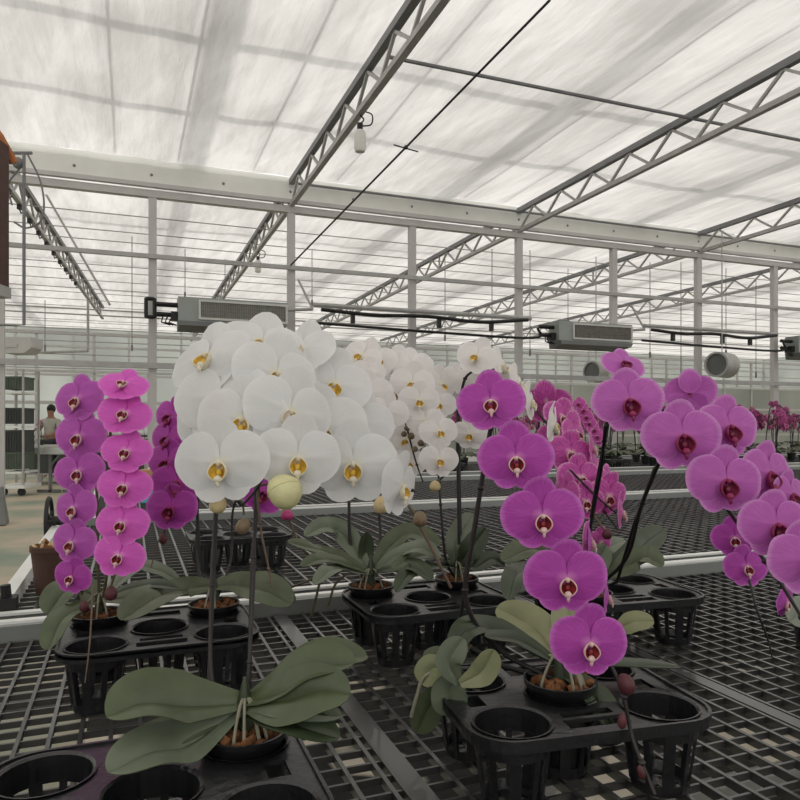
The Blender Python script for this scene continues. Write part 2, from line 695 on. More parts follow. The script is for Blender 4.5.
# support wires beyond the partition and over the near bay
for i in range(17):
    d = 11.9 + i * 1.02
    z = HC - .16 - .03 * (i % 3)
    m = MB(BM)
    m.tube([(T0 + 1, d, z), (T1 - 2, d, z - .02)], .010, 5)
    tag(m.build('support_wire', 'galv'), 'thin grey wire stretched level under the film beyond the white posts', 'wire', 'support wires beyond the posts')
for d, n in ((6.55, 'crossing the upper film towards the right edge'), (DW - .12, 'just in front of the white band')):
    m = MB(BM)
    m.tube([(-1.5 if d < 7 else 2.4, d, HC - .13), (T1 - 10, d, HC - .13)] if d > 7 else [(2.4, d, HC - .13), (T1 - 10, d, HC - .13)], .02, 6)
    tag(m.build('screen_tube', 'galv_dark'), 'thin dark tube under the film ' + n, 'tube')
for i in range(8):
    z = H + 1.25 + .2 * i
    d = 17.0 + .5 * (i % 3)
    m = MB(BM)
    m.tube([(T0 + 1, d, z), (T1 - 2, d, z)], .012, 5)
    tag(m.build('irrigation_line', 'galv'), 'thin level line strung low across the next bay', 'line', 'low level lines in the next bay')
# wire hangers, vertical
for i, (x, y0, y1, Z) in enumerate(((132, 205, 345, 14), (45, 300, 345, 16), (225, 215, 300, 16), (445, 235, 335, 16), (492, 235, 360, 15), (530, 245, 350, 15),
                                    (568, 250, 318, 17), (650, 262, 352, 15), (681, 262, 375, 15), (726, 268, 350, 16), (312, 228, 300, 15), (185, 210, 292, 15), (756, 280, 372, 17))):
    m = MB()
    m.tube([P(x, y0, Z), P(x, y1, Z)], .009, 5)
    m.tube([P(x, y1, Z), P(x, y1 + 6, Z)], .022, 6)
    tag(m.build('wire_hanger', 'galv_dark'), 'thin vertical hanger with a small weight beyond the white posts', 'hanger', 'thin hangers beyond the posts')
# stay cable
m = MB()
a = P(550, 0, 3.72 * F / 425)
b = G(2.315 - .03, DW - .12, H + 2.42)
m.tube([a, b], .013, 6)
mid = a.lerp(b, .42)
m.tube([mid + Vector((-.14, 0, .03)), mid + Vector((.14, 0, -.05))], .008, 5)
m.ell(mid, (.025, .025, .025), nu=8, nv=6)
tag(m.build('stay_cable', 'stake'), 'taut dark cable slanting from the film down to the post by the left heater', 'cable')
m = MB()
m.tube([P(39, 182, 11.5), P(110, 305, 11.5)], .02, 6)
tag(m.build('brace_rod', 'galv'), 'thin slanting rod beside the lattice truss at the left', 'rod')

# heater units on the wall -------------------------------------------------


def heater(t0, label, first):
    z0, z1 = H + 1.45, H + 1.79
    r = thing('heating_unit', label, 'heater', G(t0 + .76, DW - .35, z0), ANG, 'long grilled heaters on the posts')
    m = MB(BM)
    m.box(t0, t0 + 1.53, DW - .42, DW - .10, z0, z1)
    m.build('casing', 'heater', r)
    m = MB(BM)
    a, b = t0 + .27, t0 + 1.53
    y = DW - .435
    for q in ((a, b, z1 - .06, z1 - .03), (a, b, z0 + .03, z0 + .06)):
        m.box(q[0], q[1], y - .012, DW - .421, q[2], q[3])
    m.box(a, a + .03, y - .012, DW - .421, z0 + .06, z1 - .06)
    m.box(b - .03, b, y - .012, DW - .421, z0 + .06, z1 - .06)
    m.build('grille_frame', 'heater_frame', r)
    m = MB(BM)
    for i in range(46):
        x = a + .04 + i * (b - a - .08) / 45
        m.box(x - .006, x + .006, DW - .432, DW - .4215, z0 + .06, z1 - .06)
    for i in range(4):
        z = z0 + .1 + i * .05
        m.box(a + .03, b - .03, DW - .436, DW - .4325, z, z + .006)
    m.build('grille', 'fins', r)
    m = MB(BM)
    m.add([(t0, DW - .50, z0 - .07), (t0 + 1.45, DW - .50, z0 - .07), (t0 + 1.45, DW - .12, z0 - .12), (t0, DW - .12, z0 - .12),
           (t0, DW - .46, z0 - .001), (t0 + 1.53, DW - .46, z0 - .001), (t0 + 1.53, DW - .1, z0 - .001), (t0, DW - .1, z0 - .001)],
          [(0, 3, 2, 1), (4, 5, 6, 7), (0, 1, 5, 4), (1, 2, 6, 5), (2, 3, 7, 6), (3, 0, 4, 7)])
    m.build('bottom_hood', 'heater_dark', r)
    m = MB(BM)
    for z in (z0 + .1, z0 + .24):
        m.tube([(t0 - .28, DW - .25, z), (t0, DW - .25, z)], .035, 8)
    m.box(t0 - .09, t0, DW - .33, DW - .17, z0 + .02, z0 + .14)
    for k in range(3):
        m.tube([(t0 - .08 - k * .06, DW - .3, z0 + .06), (t0 - .12 - k * .05, DW - .34, z0 - .02), (t0 - .02 - k * .04, DW - .3, z0 - .05)], .012, 6)
    m.build('connector', 'rubber', r)
    if first:
        m = MB(BM)
        c = (t0 - .36, DW - .2)
        pts = []
        for k in range(17):
            aa = 2 * PI * k / 16
            pts.append((c[0] + .07 * max(-.8, min(.8, math.cos(aa) * 1.4)), c[1], (z0 + z1) / 2 + .02 + .15 * max(-.85, min(.85, math.sin(aa) * 1.3))))
        m.tube(pts, .028, 8, cap=False)
        m.build('valve_ring', 'rubber', r)
    m = MB(BM)
    m.tube([(t0 + 1.52, DW - .26, z1 - .08), (t0 + 1.95, DW - .26, z1 - .04)], .025, 8)
    m.tube([(t0 + 1.95, DW - .26, z1 - .04), (t0 + 1.76, DW - .12, z1 + .42)], .018, 8)
    m.build('support_arm', 'galv', r)
    return r


heater(.64, 'grey ceiling-hung heater with a long dark grille above the left orchids', True)
heater(6.86, 'second grey heater with dark grille, above the right pink orchid', False)
heater(12.5, 'third grey heater, just entering the picture at the right edge', False)
for i, (ta, tb, bt_) in enumerate(((2.6, 6.3, 0), (8.8, 12.0, 1))):
    zz = H + (1.76 if i == 0 else 1.76)
    w = ['between the left and the second heater', 'between the second and the third heater'][i]
    m = MB(BM)
    m.tube([(ta, DW - .26, zz + .06), (tb + .1, DW - .26, zz + .06)], .035, 10)
    tag(m.build('heating_pipe', 'galv'), 'pale grey heating pipe running level ' + w, 'pipe')
    m = MB(BM)
    m.tube(smoothpts([(ta + .1, DW - .34, zz - .02), ((ta * 3 + tb) / 4, DW - .36, zz - .06), ((ta + tb) / 2, DW - .35, zz - .03), ((ta + 3 * tb) / 4, DW - .36, zz - .07), (tb, DW - .33, zz + .02)]), .03, 8)
    for t in (ta + .6, (ta + tb) / 2 + .2, tb - .7):
        m.box(t - .03, t + .03, DW - .36, DW - .30, zz - .2, zz - .04)
    tag(m.build('thick_hose', 'rubber'), 'sagging black hose strapped under the pipe ' + w, 'hose')
    m = MB(BM)
    m.tube(smoothpts([(ta - .1, DW - .32, zz - .22), ((ta + tb) / 2, DW - .34, zz - .27), (tb + .1, DW - .32, zz - .28), (tb + .2, DW - .32, zz - .1)]), .022, 8)
    tag(m.build('lower_hose', 'rubber'), 'slim black hose hanging level, the lower of two ' + w, 'hose')

# ventilating ducts (short round fans)
for (x, y, Z, L, lab) in ((722, 365, 13, .42, 'short grey cylindrical fan hanging above the right pink orchid'), (596, 372, 15, .3, 'small grey cylindrical fan half hidden behind the top right pink bloom')):
    c = P(x, y, Z)
    a = Vector((-.80, -.60, 0))
    a.normalize()
    r = thing('circulation_fan', lab, 'fan', c - Vector((0, 0, .24)), 0)
    m = MB(Matrix.Translation(c) @ a.to_track_quat('Z', 'Y').to_matrix().to_4x4())
    m.lathe([(.2, -L / 2), (.235, -L / 2), (.235, L / 2), (.2, L / 2), (.2, -L / 2)], 24)
    m.build('housing', 'galv', r, smooth=True)
    m = MB(Matrix.Translation(c) @ a.to_track_quat('Z', 'Y').to_matrix().to_4x4())
    m.lathe([(0, -.03), (.05, -.03), (.05, .05), (0, .05)], 12)
    for k in range(5):
        q = 2 * PI * k / 5
        m.bar((.045 * math.cos(q), .045 * math.sin(q), 0), (.185 * math.cos(q), .185 * math.sin(q), .02), .08, .01)
    m.build('rotor', 'heater_dark', r)
    for e_ in (-1, 1):
        m = MB(Matrix.Translation(c) @ a.to_track_quat('Z', 'Y').to_matrix().to_4x4())
        m.lathe([(0, e_ * L * .38), (.2, e_ * L * .38), (.2, e_ * L * .40), (0, e_ * L * .40)], 24)
        m.build('face_screen', 'heater_dark', r)
    m = MB()
    m.tube([c + Vector((0, 0, .23)), Vector((c.x, c.y, HC - .2))], .01, 6)
    m.build('hanger_rod', 'galv', r)

# lamps hung from truss
for (x, y, t, sz, lab) in ((360, 114, 2.315, 1, 'white bulb-shaped lamp hanging under the top centre truss'), (258, 271, 2.315, 1, 'small pale lamp under the distant truss above the left heater')):
    # find the truss point seen at column x
    q = (x - 400) / F
    d = (t * .9325 - q * t * .3611) / (q * .9325 + .3611)
    c = G(t, d, ZB - .03)
    r = thing('hanging_lamp', lab, 'lamp', c - Vector((0, 0, .40)))
    m = MB(Matrix.Translation(c))
    m.lathe([(0, -.40), (.05, -.395), (.062, -.37), (.065, -.20), (.05, -.17), (.03, -.16), (0, -.16)], 16)
    m.build('lamp_body', 'white_plastic', r, smooth=True)
    m = MB(Matrix.Translation(c))
    m.lathe([(.03, -.16), (.032, -.09), (0, -.09)], 12)
    m.tube(smoothpts([(0, 0, -.1), (.04, 0, -.05), (.0, 0, 0)]), .008, 6)
    m.tube(smoothpts([(.02, 0, -.12), (.12, 0, -.1), (.13, 0, 0), (.05, 0, .04)]), .008, 6)
    m.build('socket', 'rubber', r)

# far end wall of the next bay
m = MB(BM)
m.box(T0, T1, 30.0, 30.05, 0, .9)
struct(m.build('wall_far', 'concrete_pale'))
m = MB(BM)
m.add([(T0, 30.02, .9), (T1, 30.02, .9), (T1, 30.02, HC + .1), (T0, 30.02, HC + .1)], [(0, 1, 2, 3)])
struct(m.build('window_1', 'glazing'))
m = MB(BM)
for k in range(26):
    m.box(T0 + 2 * k - .04, T0 + 2 * k + .04, 29.9, 30.0, .9, HC)
for z in (.9, 2.1, 3.2, 4.3):
    m.box(T0, T1, 29.88, 29.98, z, z + .08)
struct(m.build('trim_1', 'post'))
# side walls of the next bay
for nm_, t in (('window_2', T0), ('window_3', T1)):
    m = MB(BM)
    m.add([(t, 10.8, 0), (t, 30, 0), (t, 30, HC + .1), (t, 10.8, HC + .1)], [(0, 1, 2, 3)])
    struct(m.build(nm_, 'glazing'))
# inner glazing row, half way down the next bay, with pale mullions
m = MB(BM)
for k in range(34):
    t = -13 + 1.35 * k
    m.box(t - .035, t + .035, 20.0, 20.07, 0, H + 2.4)
for z in (.9, H + .55, H + 1.35, H + 2.35):
    m.box(T0, T1, 19.96, 20.0, z, z + .07)
struct(m.build('trim_2', 'post'))
m = MB(BM)
m.add([(3.2, 20.04, .02), (T1, 20.04, .02), (T1, 20.04, H + 1.35), (3.2, 20.04, H + 1.35)], [(0, 1, 2, 3)])
struct(m.build('window_4', 'glazing'))

# ================================================================ BENCHES
mesh_cache = {}


def bench(t0, t1, d0, d1, pitch, label, wide=(), matn='mesh_plastic', bw=.0062, bh=.013, zt=BT, wheel=None):
    r = thing('growing_bench', label, 'bench', G((t0 + t1) / 2, (d0 + d1) / 2), ANG, 'mesh-topped growing benches')
    m = MB(BM)
    n = int((t1 - t0) / pitch)
    for i in range(n + 1):
        t = t0 + .03 + i * (t1 - t0 - .06) / n
        m.box(t - bw / 2, t + bw / 2, d0 + .04, d1 - .04, zt - bh, zt)
    for t in wide:
        m.box(t - .014, t + .014, d0 + .04, d1 - .04, zt - bh - .002, zt + .001)
    k = int((d1 - d0) / pitch)
    for j in range(k + 1):
        d = d0 + .045 + j * (d1 - d0 - .09) / k
        m.box(t0 + .03, t1 - .03, d - bw * .34, d + bw * .34, zt - bh * .9, zt - .0015)
    m.build('mesh_top', matn, r)
    for s_, d in ((1, d0), (-1, d1)):
        m = MB(BM)
        a, b = (d, d + .035) if s_ > 0 else (d - .035, d)
        m.box(t0, t1, a, b, zt - .035, zt + .032, 1)
        e0, e1 = (d - .008, d + .016) if s_ > 0 else (d - .016, d + .008)
        m.box(t0, t1, e0, e1, zt + .032, zt + .038)  # bright copy along the lips, edge highlight painted by colour
        m.box(t0, t1, e0, e1, zt - .042, zt - .035)
        m.build('side_rail', ['alu', 'rail_face_shaded'], r)
    for t in (t0, t1 - .035):
        m = MB(BM)
        m.box(t, t + .035, d0 + .036, d1 - .036, zt - .035, zt + .036)
        m.build('end_rail', 'alu', r)
    for j in range(3):
        m = MB(BM)
        d = d0 + .3 + j * (d1 - d0 - .6) / 2
        m.tube([(t0 + .1, d, zt - .05), (t1 - .1, d, zt - .05)], .022, 8)
        m.build('support_tube', 'galv', r)
    t = t0 + .6
    while t < t1:
        for d in (d0 + .25, d1 - .25):
            m = MB(BM)
            m.box(t - .02, t + .02, d - .02, d + .02, .001, zt - .072)
            m.build('leg', 'galv', r)
        t += 3.0
    return r


b1 = toB(PH(20, 622, BT + .035)).y
b1 = 1.80
wide1 = [toB(PH(342, 697, BT)).x, toB(PH(700, 680, BT)).x, toB(PH(342, 697, BT)).x - 1.15]
bench(-2.6, 3.6, -.25, b1, .044, 'nearest black mesh growing bench carrying the front orchid trays', wide1)
e2 = toB(PH(5, 600, BT)).x
bench(e2, 5.2, b1 + .07, 3.70, .058, 'second mesh growing bench from the front, with the bark-filled pot on its corner', [], 'mesh_plastic_far', .008)
bench(e2 + .1, 7.0, 3.79, 5.55, .062, 'third mesh growing bench from the front, empty on its right half', [], 'mesh_plastic_far', .01)
bench(e2 + .5, 10.5, 6.0, 7.7, .08, 'fourth growing bench, crowded with distant potted orchids', [], 'mesh_plastic_far', .012)
bench(4.5, 14.5, 8.3, 10.0, .10, 'fifth growing bench, hidden behind the rows of distant orchids', [], 'mesh_plastic_far', .014)

# hand wheel at the bench end
c = P(49, 521, 3.05)
r = thing('crank_wheel', 'black hand wheel at the left end of the second bench', 'wheel', c - Vector((0, 0, .1)), 0)
m = MB(Matrix.Translation(c) @ Matrix.Rotation(ANG - .05, 4, 'Z'))
m.tube([(0, .085 * math.cos(a), .1 * math.sin(a)) for a in [2 * PI * k / 20 for k in range(21)]], .009, 8, cap=False)
m.build('rim', 'rubber', r, smooth=True)
m = MB(Matrix.Translation(c) @ Matrix.Rotation(ANG - .05, 4, 'Z'))
m.ell((0.02, 0, 0), (.03, .022, .022))
for k in range(3):
    a = 2 * PI * k / 3 + .4
    m.tube([(0, 0, 0), (0, .082 * math.cos(a), .097 * math.sin(a))], .006, 6)
m.tube([(0, 0, 0), (.13, 0, -.02)], .014, 8)
m.build('hub', 'rubber', r)

# brown pot with bark
c = PH(52, 592, BT)
r = thing('bark_pot', 'tall dark brown pot heaped with bark chips at the corner of the second bench', 'pot', c)
m = MB(Matrix.Translation(c))
m.lathe([(0, 0.002), (.042, .002), (.055, .12), (.058, .12), (.058, .135), (.05, .135), (.048, .11), (0, .11)], 24)
m.build('pot', 'terracotta', r, smooth=True)
m = MB(Matrix.Translation(c))
for k in range(60):
    a = random.random() * 6.28
    rr = random.random() ** .5 * .05
    M3 = Euler((random.random() * 3, random.random() * 3, random.random() * 3)).to_matrix()
    m.ell((rr * math.cos(a), rr * math.sin(a), .12 + random.random() * .035 * (1 - rr / .07)), (.014, .009, .005), M3, mi=random.choice((0, 1, 1)), nu=6, nv=4)
o = m.build('bark_chips', ['bark', 'bark_pale'], r)
o['kind'] = 'stuff'
# corner bracket near bench left
c = PH(6, 618, BT + .02)
m = MB(Matrix.Translation(c) @ Matrix.Rotation(ANG, 4, 'Z'))
m.box(-.03, .02, -.0, .05, -.03, .045)
m.tube([(0, .02, .02), (-.005, .02, .075)], .012, 8)
tag(m.build('bench_bracket', 'rubber'), 'black bracket clamped on the rail at the left frame edge', 'bracket')

# ================================================================ TRAYS
CUPS = [(-.105, -.075), (.105, -.075), (-.105, .075), (.105, .075), (0, 0)]
TW, TD, TH = .168, .135, .105
RC = .050


def rrect(w, d, r, n=6):
    pts = []
    for cx, cy, a0 in ((w - r, d - r, 0), (-w + r, d - r, PI / 2), (-w + r, -d + r, PI), (w - r, -d + r, 1.5 * PI)):
        for k in range(n + 1):
            a = a0 + k * PI / 2 / n
            pts.append((cx + r * math.cos(a), cy + r * math.sin(a)))
    return pts


import bmesh


def tray_plate():
    bm = bmesh.new()
    def ring(pts, z):
        vs = [bm.verts.new((x, y, z)) for x, y in pts]
        return [bm.edges.new((vs[i], vs[(i + 1) % len(vs)])) for i in range(len(vs))]
    edges = ring(rrect(TW, TD, .055), 0)
    for cx, cy in CUPS:
        edges += ring([(cx + RC * math.cos(2 * PI * k / 28), cy + RC * math.sin(2 * PI * k / 28)) for k in range(28)], 0)
    for cx, cy, w, d in ((0, -.098, .042, .012), (0, -.070, .036, .008), (0, .092, .042, .018), (-.128, 0, .012, .018), (.128, 0, .012, .018)):
        edges += ring([(cx - w, cy - d), (cx + w, cy - d), (cx + w, cy + d), (cx - w, cy + d)], 0)
    bmesh.ops.triangle_fill(bm, use_beauty=True, edges=edges)
    bmesh.ops.recalc_face_normals(bm, faces=bm.faces)
    bmesh.ops.translate(bm, verts=bm.verts, vec=(0, 0, TH))
    g = bmesh.ops.extrude_face_region(bm, geom=list(bm.faces))
    bmesh.ops.translate(bm, verts=[v for v in g['geom'] if isinstance(v, bmesh.types.BMVert)], vec=(0, 0, -.005))
    bmesh.ops.recalc_face_normals(bm, faces=bm.faces)
    me = bpy.data.meshes.new('top_plate')
    bm.to_mesh(me)
    me.materials.append(MATS['plastic'])
    return me


plate_me = tray_plate()
m = MB()
op = rrect(TW, TD, .055)
n = len(op)
ip = rrect(TW - .004, TD - .004, .052)
vs = [(x, y, TH - .012) for x, y in op] + [(x, y, TH + .003) for x, y in op] + [(x, y, TH + .003) for x, y in ip] + [(x, y, TH - .012) for x, y in ip]
fs = []
for k in range(4):
    for i in range(n):
        j = (i + 1) % n
        fs.append((k * n + i, k * n + j, ((k + 1) % 4) * n + j, ((k + 1) % 4) * n + i))
m.add(vs, fs)
skirt_me = m.mesh('skirt', 'plastic')
m = MB()
m.lathe([(RC + .001, TH + .002), (RC + .002, TH + .0025), (RC, TH + .0025), (RC - .003, TH), (RC - .004, TH - .03), (RC - .002, TH - .03), (RC + .0, TH)], 28)
for k in range(10):
    a = 2 * PI * k / 10
    u = Vector((math.cos(a), math.sin(a), 0))
    m.bar(u * (RC - .004) + Vector((0, 0, TH - .028)), u * (RC - .014) + Vector((0, 0, .006)), .014 if k % 2 else .008, .003, up=(u.x, u.y, 0))
m.lathe([(RC - .012, .016), (RC - .011, .016), (RC - .014, .001), (RC - .024, .001), (RC - .024, .004), (RC - .016, .004), (RC - .012, .016)], 24)
m.box(-.03, .03, -.005, .005, .001, .004)
m.box(-.005, .005, -.03, .03, .0012, .0042)
cup_me = m.mesh('cup', 'plastic', smooth=False)


def tray(c, label, rz=ANG, sc_=1):
    r = thing('carry_tray', label, 'tray', c, rz, 'black pot carrier trays')
    r.scale = (sc_,) * 3
    M = Matrix.Translation(c) @ Matrix.Rotation(rz, 4, 'Z')
    MW[r.name] = M
    for nme, me in (('top_plate', plate_me), ('skirt', skirt_me)):
        put(nme, me, r, M)
    for cx, cy in CUPS:
        put('cup', cup_me, r, M @ Matrix.Translation((cx, cy, 0)))
    r['_c'] = 0
    del r['_c']
    return M


def cup_at(M, i):
    return M @ Vector((CUPS[i][0], CUPS[i][1], 0))


def tray_for(px, py, i, rz=ANG, dz=TH):
    """tray position so that the hole i sits at pixel (px,py)"""
    p = PH(px, py, BT + dz)
    R = Matrix.Rotation(rz, 4, 'Z')
    c = p - R @ Vector((CUPS[i][0], CUPS[i][1], 0))
    c.z = BT + .002
    return c


TA = tray(tray_for(160, 628, 4), 'black carry tray on the left under the tall pink orchid')
TC = tray(tray_for(428, 598, 4), 'black carry tray in the middle holding two white orchids')
T1_ = tray(tray_for(512, 724, 0, ANG - .12), 'large black carry tray at the lower right under the deep pink orchid', ANG - .12)
TE = tray(tray_for(612, 590, 4, ANG - .1), 'black carry tray behind the deep pink orchid, at the middle right', ANG - .1)
TB2 = tray(tray_for(152, 793, 4, ANG), 'black carry tray at the bottom edge under the big white orchid')
TD_ = tray(tray_for(238, 534, 4, ANG, TH), 'distant empty black tray on the second bench behind the white orchid stakes')

# ================================================================ PLANT PARTS
def petal(m, L, ax, p, roll_y=0, y0=0, cup=.0, back=.0, nr=7, na=18, seed=0, wav=.012, att=(0, 0), uvs=None, narrow=0, ridge=0):
    """blade in the X-Z plane; ax = axis angle, p = fullness (small = broad)"""
    vs = []
    k0 = len(m.v)
    for i in range(nr + 1):
        rho = i / nr
        for j in range(na + 1):
            th = -PI / 2 + PI * (j / na)
            th *= .985
            R = L * max(math.cos(th), 0.0) ** p
            R *= 1 + .03 * noise.noise(Vector((math.cos(th) * 3 + seed, math.sin(th) * 3, seed * 1.7)))
            a = ax + th
            x = att[0] + rho * R * math.cos(a)
            z = att[1] + rho * R * math.sin(a)
            xr = rho * R * math.cos(th)
            lat = rho * R * math.sin(th)
            y = y0 + back * xr ** 2 + cup * lat ** 2 - ridge * math.exp(-(lat / .035) ** 2) * math.sin(PI * min(1, rho * 1.05)) - .02 * (1 - rho) ** 2 + wav * rho * noise.noise(Vector((x * 7 + seed, z * 7, seed)))
            vs.append((x, y, z))
            m.uv.append((rho * (.55 + .45 * max(math.cos(th), 0) ** .3) if rho < 1 else 1.0, j / na + seed))
    fs = []
    for i in range(nr):
        for j in range(na):
            a = i * (na + 1) + j
            if i == 0:
                fs.append((a, a + na + 1, a + na + 2))
            else:
                fs.append((a, a + na + 1, a + na + 2, a + 1))
    m.add(vs, fs)


def bloom(seed, matn, open_=1.0, narrow=0):
    m = MB()
    m.uv = []
    rr = random.Random(seed)
    q = lambda a: rr.uniform(-a, a)
    petal(m, .47 + q(.015), PI / 2 + q(.06), 1.35, y0=.050, cup=.6, back=-.25, seed=seed + .1, att=(0, .05), ridge=.014)
    petal(m, .40 + q(.02), -PI / 2 - .62 + q(.06), 1.05, y0=.046, cup=.5, back=-.2, seed=seed + .2, ridge=.012)
    petal(m, .40 + q(.02), -PI / 2 + .62 + q(.06), 1.05, y0=.046, cup=.5, back=-.2, seed=seed + .3, ridge=.012)
    pp = .57 + narrow
    petal(m, .50 + q(.012), .05 + q(.07), pp, y0=-.022, cup=.42, back=.22, seed=seed + .4, nr=10, na=26, att=(.0, .045), ridge=.012, wav=.02)
    petal(m, .50 + q(.012), PI - .05 + q(.07), pp, y0=-.028, cup=.42, back=.22, seed=seed + .5, nr=10, na=26, att=(.0, .045), ridge=.012, wav=.02)
    return m.mesh('bloom', matn, smooth=True)


def lip(mats, narrow=1.0):
    m = MB()
    # cup of the two side lobes: outer wall, pale rolled rim, dark inside
    n = 20
    prof = [(.012, .0, 0), (.05, -.02, 0), (.078, -.05, 0), (.086, -.085, 0), (.080, -.092, 0), (.072, -.088, 0), (.066, -.055, 1), (.042, -.03, 1), (.004, -.018, 1)]
    vs = []
    for r_, y, _ in prof:
        for k in range(n):
            a = 2 * PI * k / n
            q = 1 + .28 * abs(math.cos(a)) ** 2 * (1 if y < -.03 else 0)
            yy = y * (1 + .35 * abs(math.cos(a)) - .35 * max(0, math.sin(a)))
            vs.append((r_ * math.cos(a) * narrow * q * .88, yy, -.045 + r_ * math.sin(a) * 1.18))
    for i in range(len(prof) - 1):
        fs = [(i * n + k, i * n + (k + 1) % n, (i + 1) * n + (k + 1) % n, (i + 1) * n + k) for k in range(n)]
        if i == 0:
            m.add(vs, fs, 0)
        else:
            m.f += fs
            m.mi += [1 if prof[i + 1][2] else 0] * n
    m.ell((0, -.055, .03), (.026, .04, .030), mi=0)
    m.ell((0, -.062, -.05), (.030, .022, .034), mi=1, nu=10, nv=6)
    m.ell((0, -.100, -.115), (.040, .04, .036), Euler((.6, 0, 0)).to_matrix(), mi=0)
    m.ell((0, -.112, -.155), (.018, .022, .040), mi=0)
    return m.mesh('lip', mats, smooth=True)


BLOOMS = {}
for kname, mt, nr_ in (('white', 'petal_white', 0), ('wfar', 'petal_white_far', .1), ('deep', 'petal_deep', .0), ('mid', 'petal_mid', 0), ('hot', 'petal_hot', .02),
                       ('left', 'petal_left', 0), ('dark', 'petal_dark', 0), ('speck', 'petal_speckle', .15)):
    BLOOMS[kname] = [bloom(i * 3.3 + len(kname), mt, narrow=nr_) for i in range(4)]
LIPS = {'cream': lip(['lip_cream', 'lip_core']), 'mag': lip(['lip_mag', 'lip_mag_core']), 'yel': lip(['lip_white', 'lip_yellow'])}
fcount = 0


def flower(plant, kind, lipk, x, y, Z, w, yaw=0, pitch=0, roll=0, name='bloom'):
    global fcount
    fcount += 1
    s = w * Z / F
    pos = P(x, y, Z) + Vector((0, 0, .05 * s))
    M = Matrix.Translation(pos) @ Euler((0, 0, math.radians(yaw))).to_matrix().to_4x4() @ Matrix.Rotation(-math.radians(pitch), 4, 'X') @ \
        Matrix.Rotation(math.radians(roll), 4, 'Y') @ Matrix.Diagonal((s, s, s, 1))
    o = put('flower', BLOOMS[kind][fcount % 4], plant, M)
    put('lip', LIPS[lipk], o, M @ Matrix.Diagonal((*([1.3 if lipk == 'mag' else 1.1] * 3), 1)))
    return M


def leaf(plant, pts, W, face=(0, -.6, .8), matn='leaf', fold=.22, label=None, name='leaf'):
    cp = smoothpts(pts, 12 if len(pts) > 2 else 12)
    if len(pts) == 2:
        cp = [Vector(pts[0]).lerp(Vector(pts[1]), k / 20) for k in range(21)]
    # denser rows towards the rounded tip
    tip = [cp[-2].lerp(cp[-1], k / 5) for k in range(1, 5)]
    cp = cp[:-1] + tip + [cp[-1]]
    acc = [0]
    for i in range(1, len(cp)):
        acc.append(acc[-1] + (cp[i] - cp[i - 1]).length)
    n = len(cp) - 1
    top = []
    fc = Vector(face).normalized()
    nc = 8
    th = .0011
    for i, p in enumerate(cp):
        s = acc[i] / acc[-1]
        t = (cp[min(i + 1, n)] - cp[max(i - 1, 0)]).normalized()
        sd = t.cross(fc)
        if sd.length < 1e-4:
            sd = Vector((1, 0, 0))
        sd.normalize()
        nn = sd.cross(t).normalized()
        if nn.dot(fc) < 0:
            nn = -nn
        w = W / 2 * (min(1, .30 + 1.5 * s) if s < .45 else 1) * max(0, 1 - max(0, (s - .55) / .45) ** 2.6) ** .5
        w = max(w, .0008)
        row = []
        for j in range(nc + 1):
            v = j / nc * 2 - 1
            row.append((p + sd * (v * w) + nn * (fold * abs(v) * w * (1 - .3 * abs(v)) - (0.12 * w if abs(v) < .01 else 0)), nn))
        top.append(row)
    m = MB()
    vs = [q for row in top for q, _ in row] + [q - nn_ * th for row in top for q, nn_ in row]
    K = (n + 1) * (nc + 1)
    fs = []
    for i in range(n):
        for j in range(nc):
            a = i * (nc + 1) + j
            b = a + nc + 1
            fs.append((a, b, b + 1, a + 1))
            fs.append((K + a, K + a + 1, K + b + 1, K + b))
        a = i * (nc + 1)
        fs.append((a, K + a, K + a + nc + 1, a + nc + 1))
        a += nc
        fs.append((a, a + nc + 1, K + a + nc + 1, K + a))
    e = n * (nc + 1)
    for j in range(nc):
        fs.append((e + j, K + e + j, K + e + j + 1, e + j + 1))
        fs.append((j, j + 1, K + j + 1, K + j))
    m.add(vs, fs)
    return m.build(name, matn, plant, smooth=True, label=label)


def PX(l, Z=None):
    return [P(*(q if len(q) == 3 else (q[0], q[1], Z))) for q in l]


def spike(plant, pts, r=.0032, matn='stem', name='flower_spike', nodes=True):
    cp = smoothpts(pts, 7)
    m = MB()
    n = len(cp)
    r = r * .8
    m.tube(cp, [r * (1.15 - .5 * i / n) for i in range(n)], 8)
    if nodes:
        for i in range(6, n, 9):
            m.ell(cp[i], (r * 1.6, r * 1.6, r * 1.2), nu=8, nv=5)
    return m.build(name, matn, plant, smooth=True)


def bud(plant, x, y, Z, w, h, matn, stalk=None, tilt=0):
    s = Z / F
    c = P(x, y, Z)
    m = MB()
    M = Matrix.Rotation(math.radians(tilt), 3, 'Y')
    m.ell(c, (w * s / 2, w * s / 2, h * s / 2), M, nu=16, nv=12, taper=.14)
    for a in (0, 2.1, 4.2):
        p = [c + M @ Vector((w * s / 2 * 1.0 * math.sin(t) * math.cos(a) * (1 - .14 * math.cos(t)), w * s / 2 * math.sin(t) * math.sin(a) * (1 - .14 * math.cos(t)), h * s / 2 * math.cos(t))) for t in [.2 + 2.6 * k / 8 for k in range(9)]]
        m.tube(p, w * s * .02, 5)
    o = m.build('bud', matn, plant, smooth=True)
    if stalk:
        m = MB()
        m.tube(smoothpts([P(*q) for q in stalk], 5), .0017 * Z, 6)
        m.build('stalk', 'stem_green', o, smooth=True)
    return o


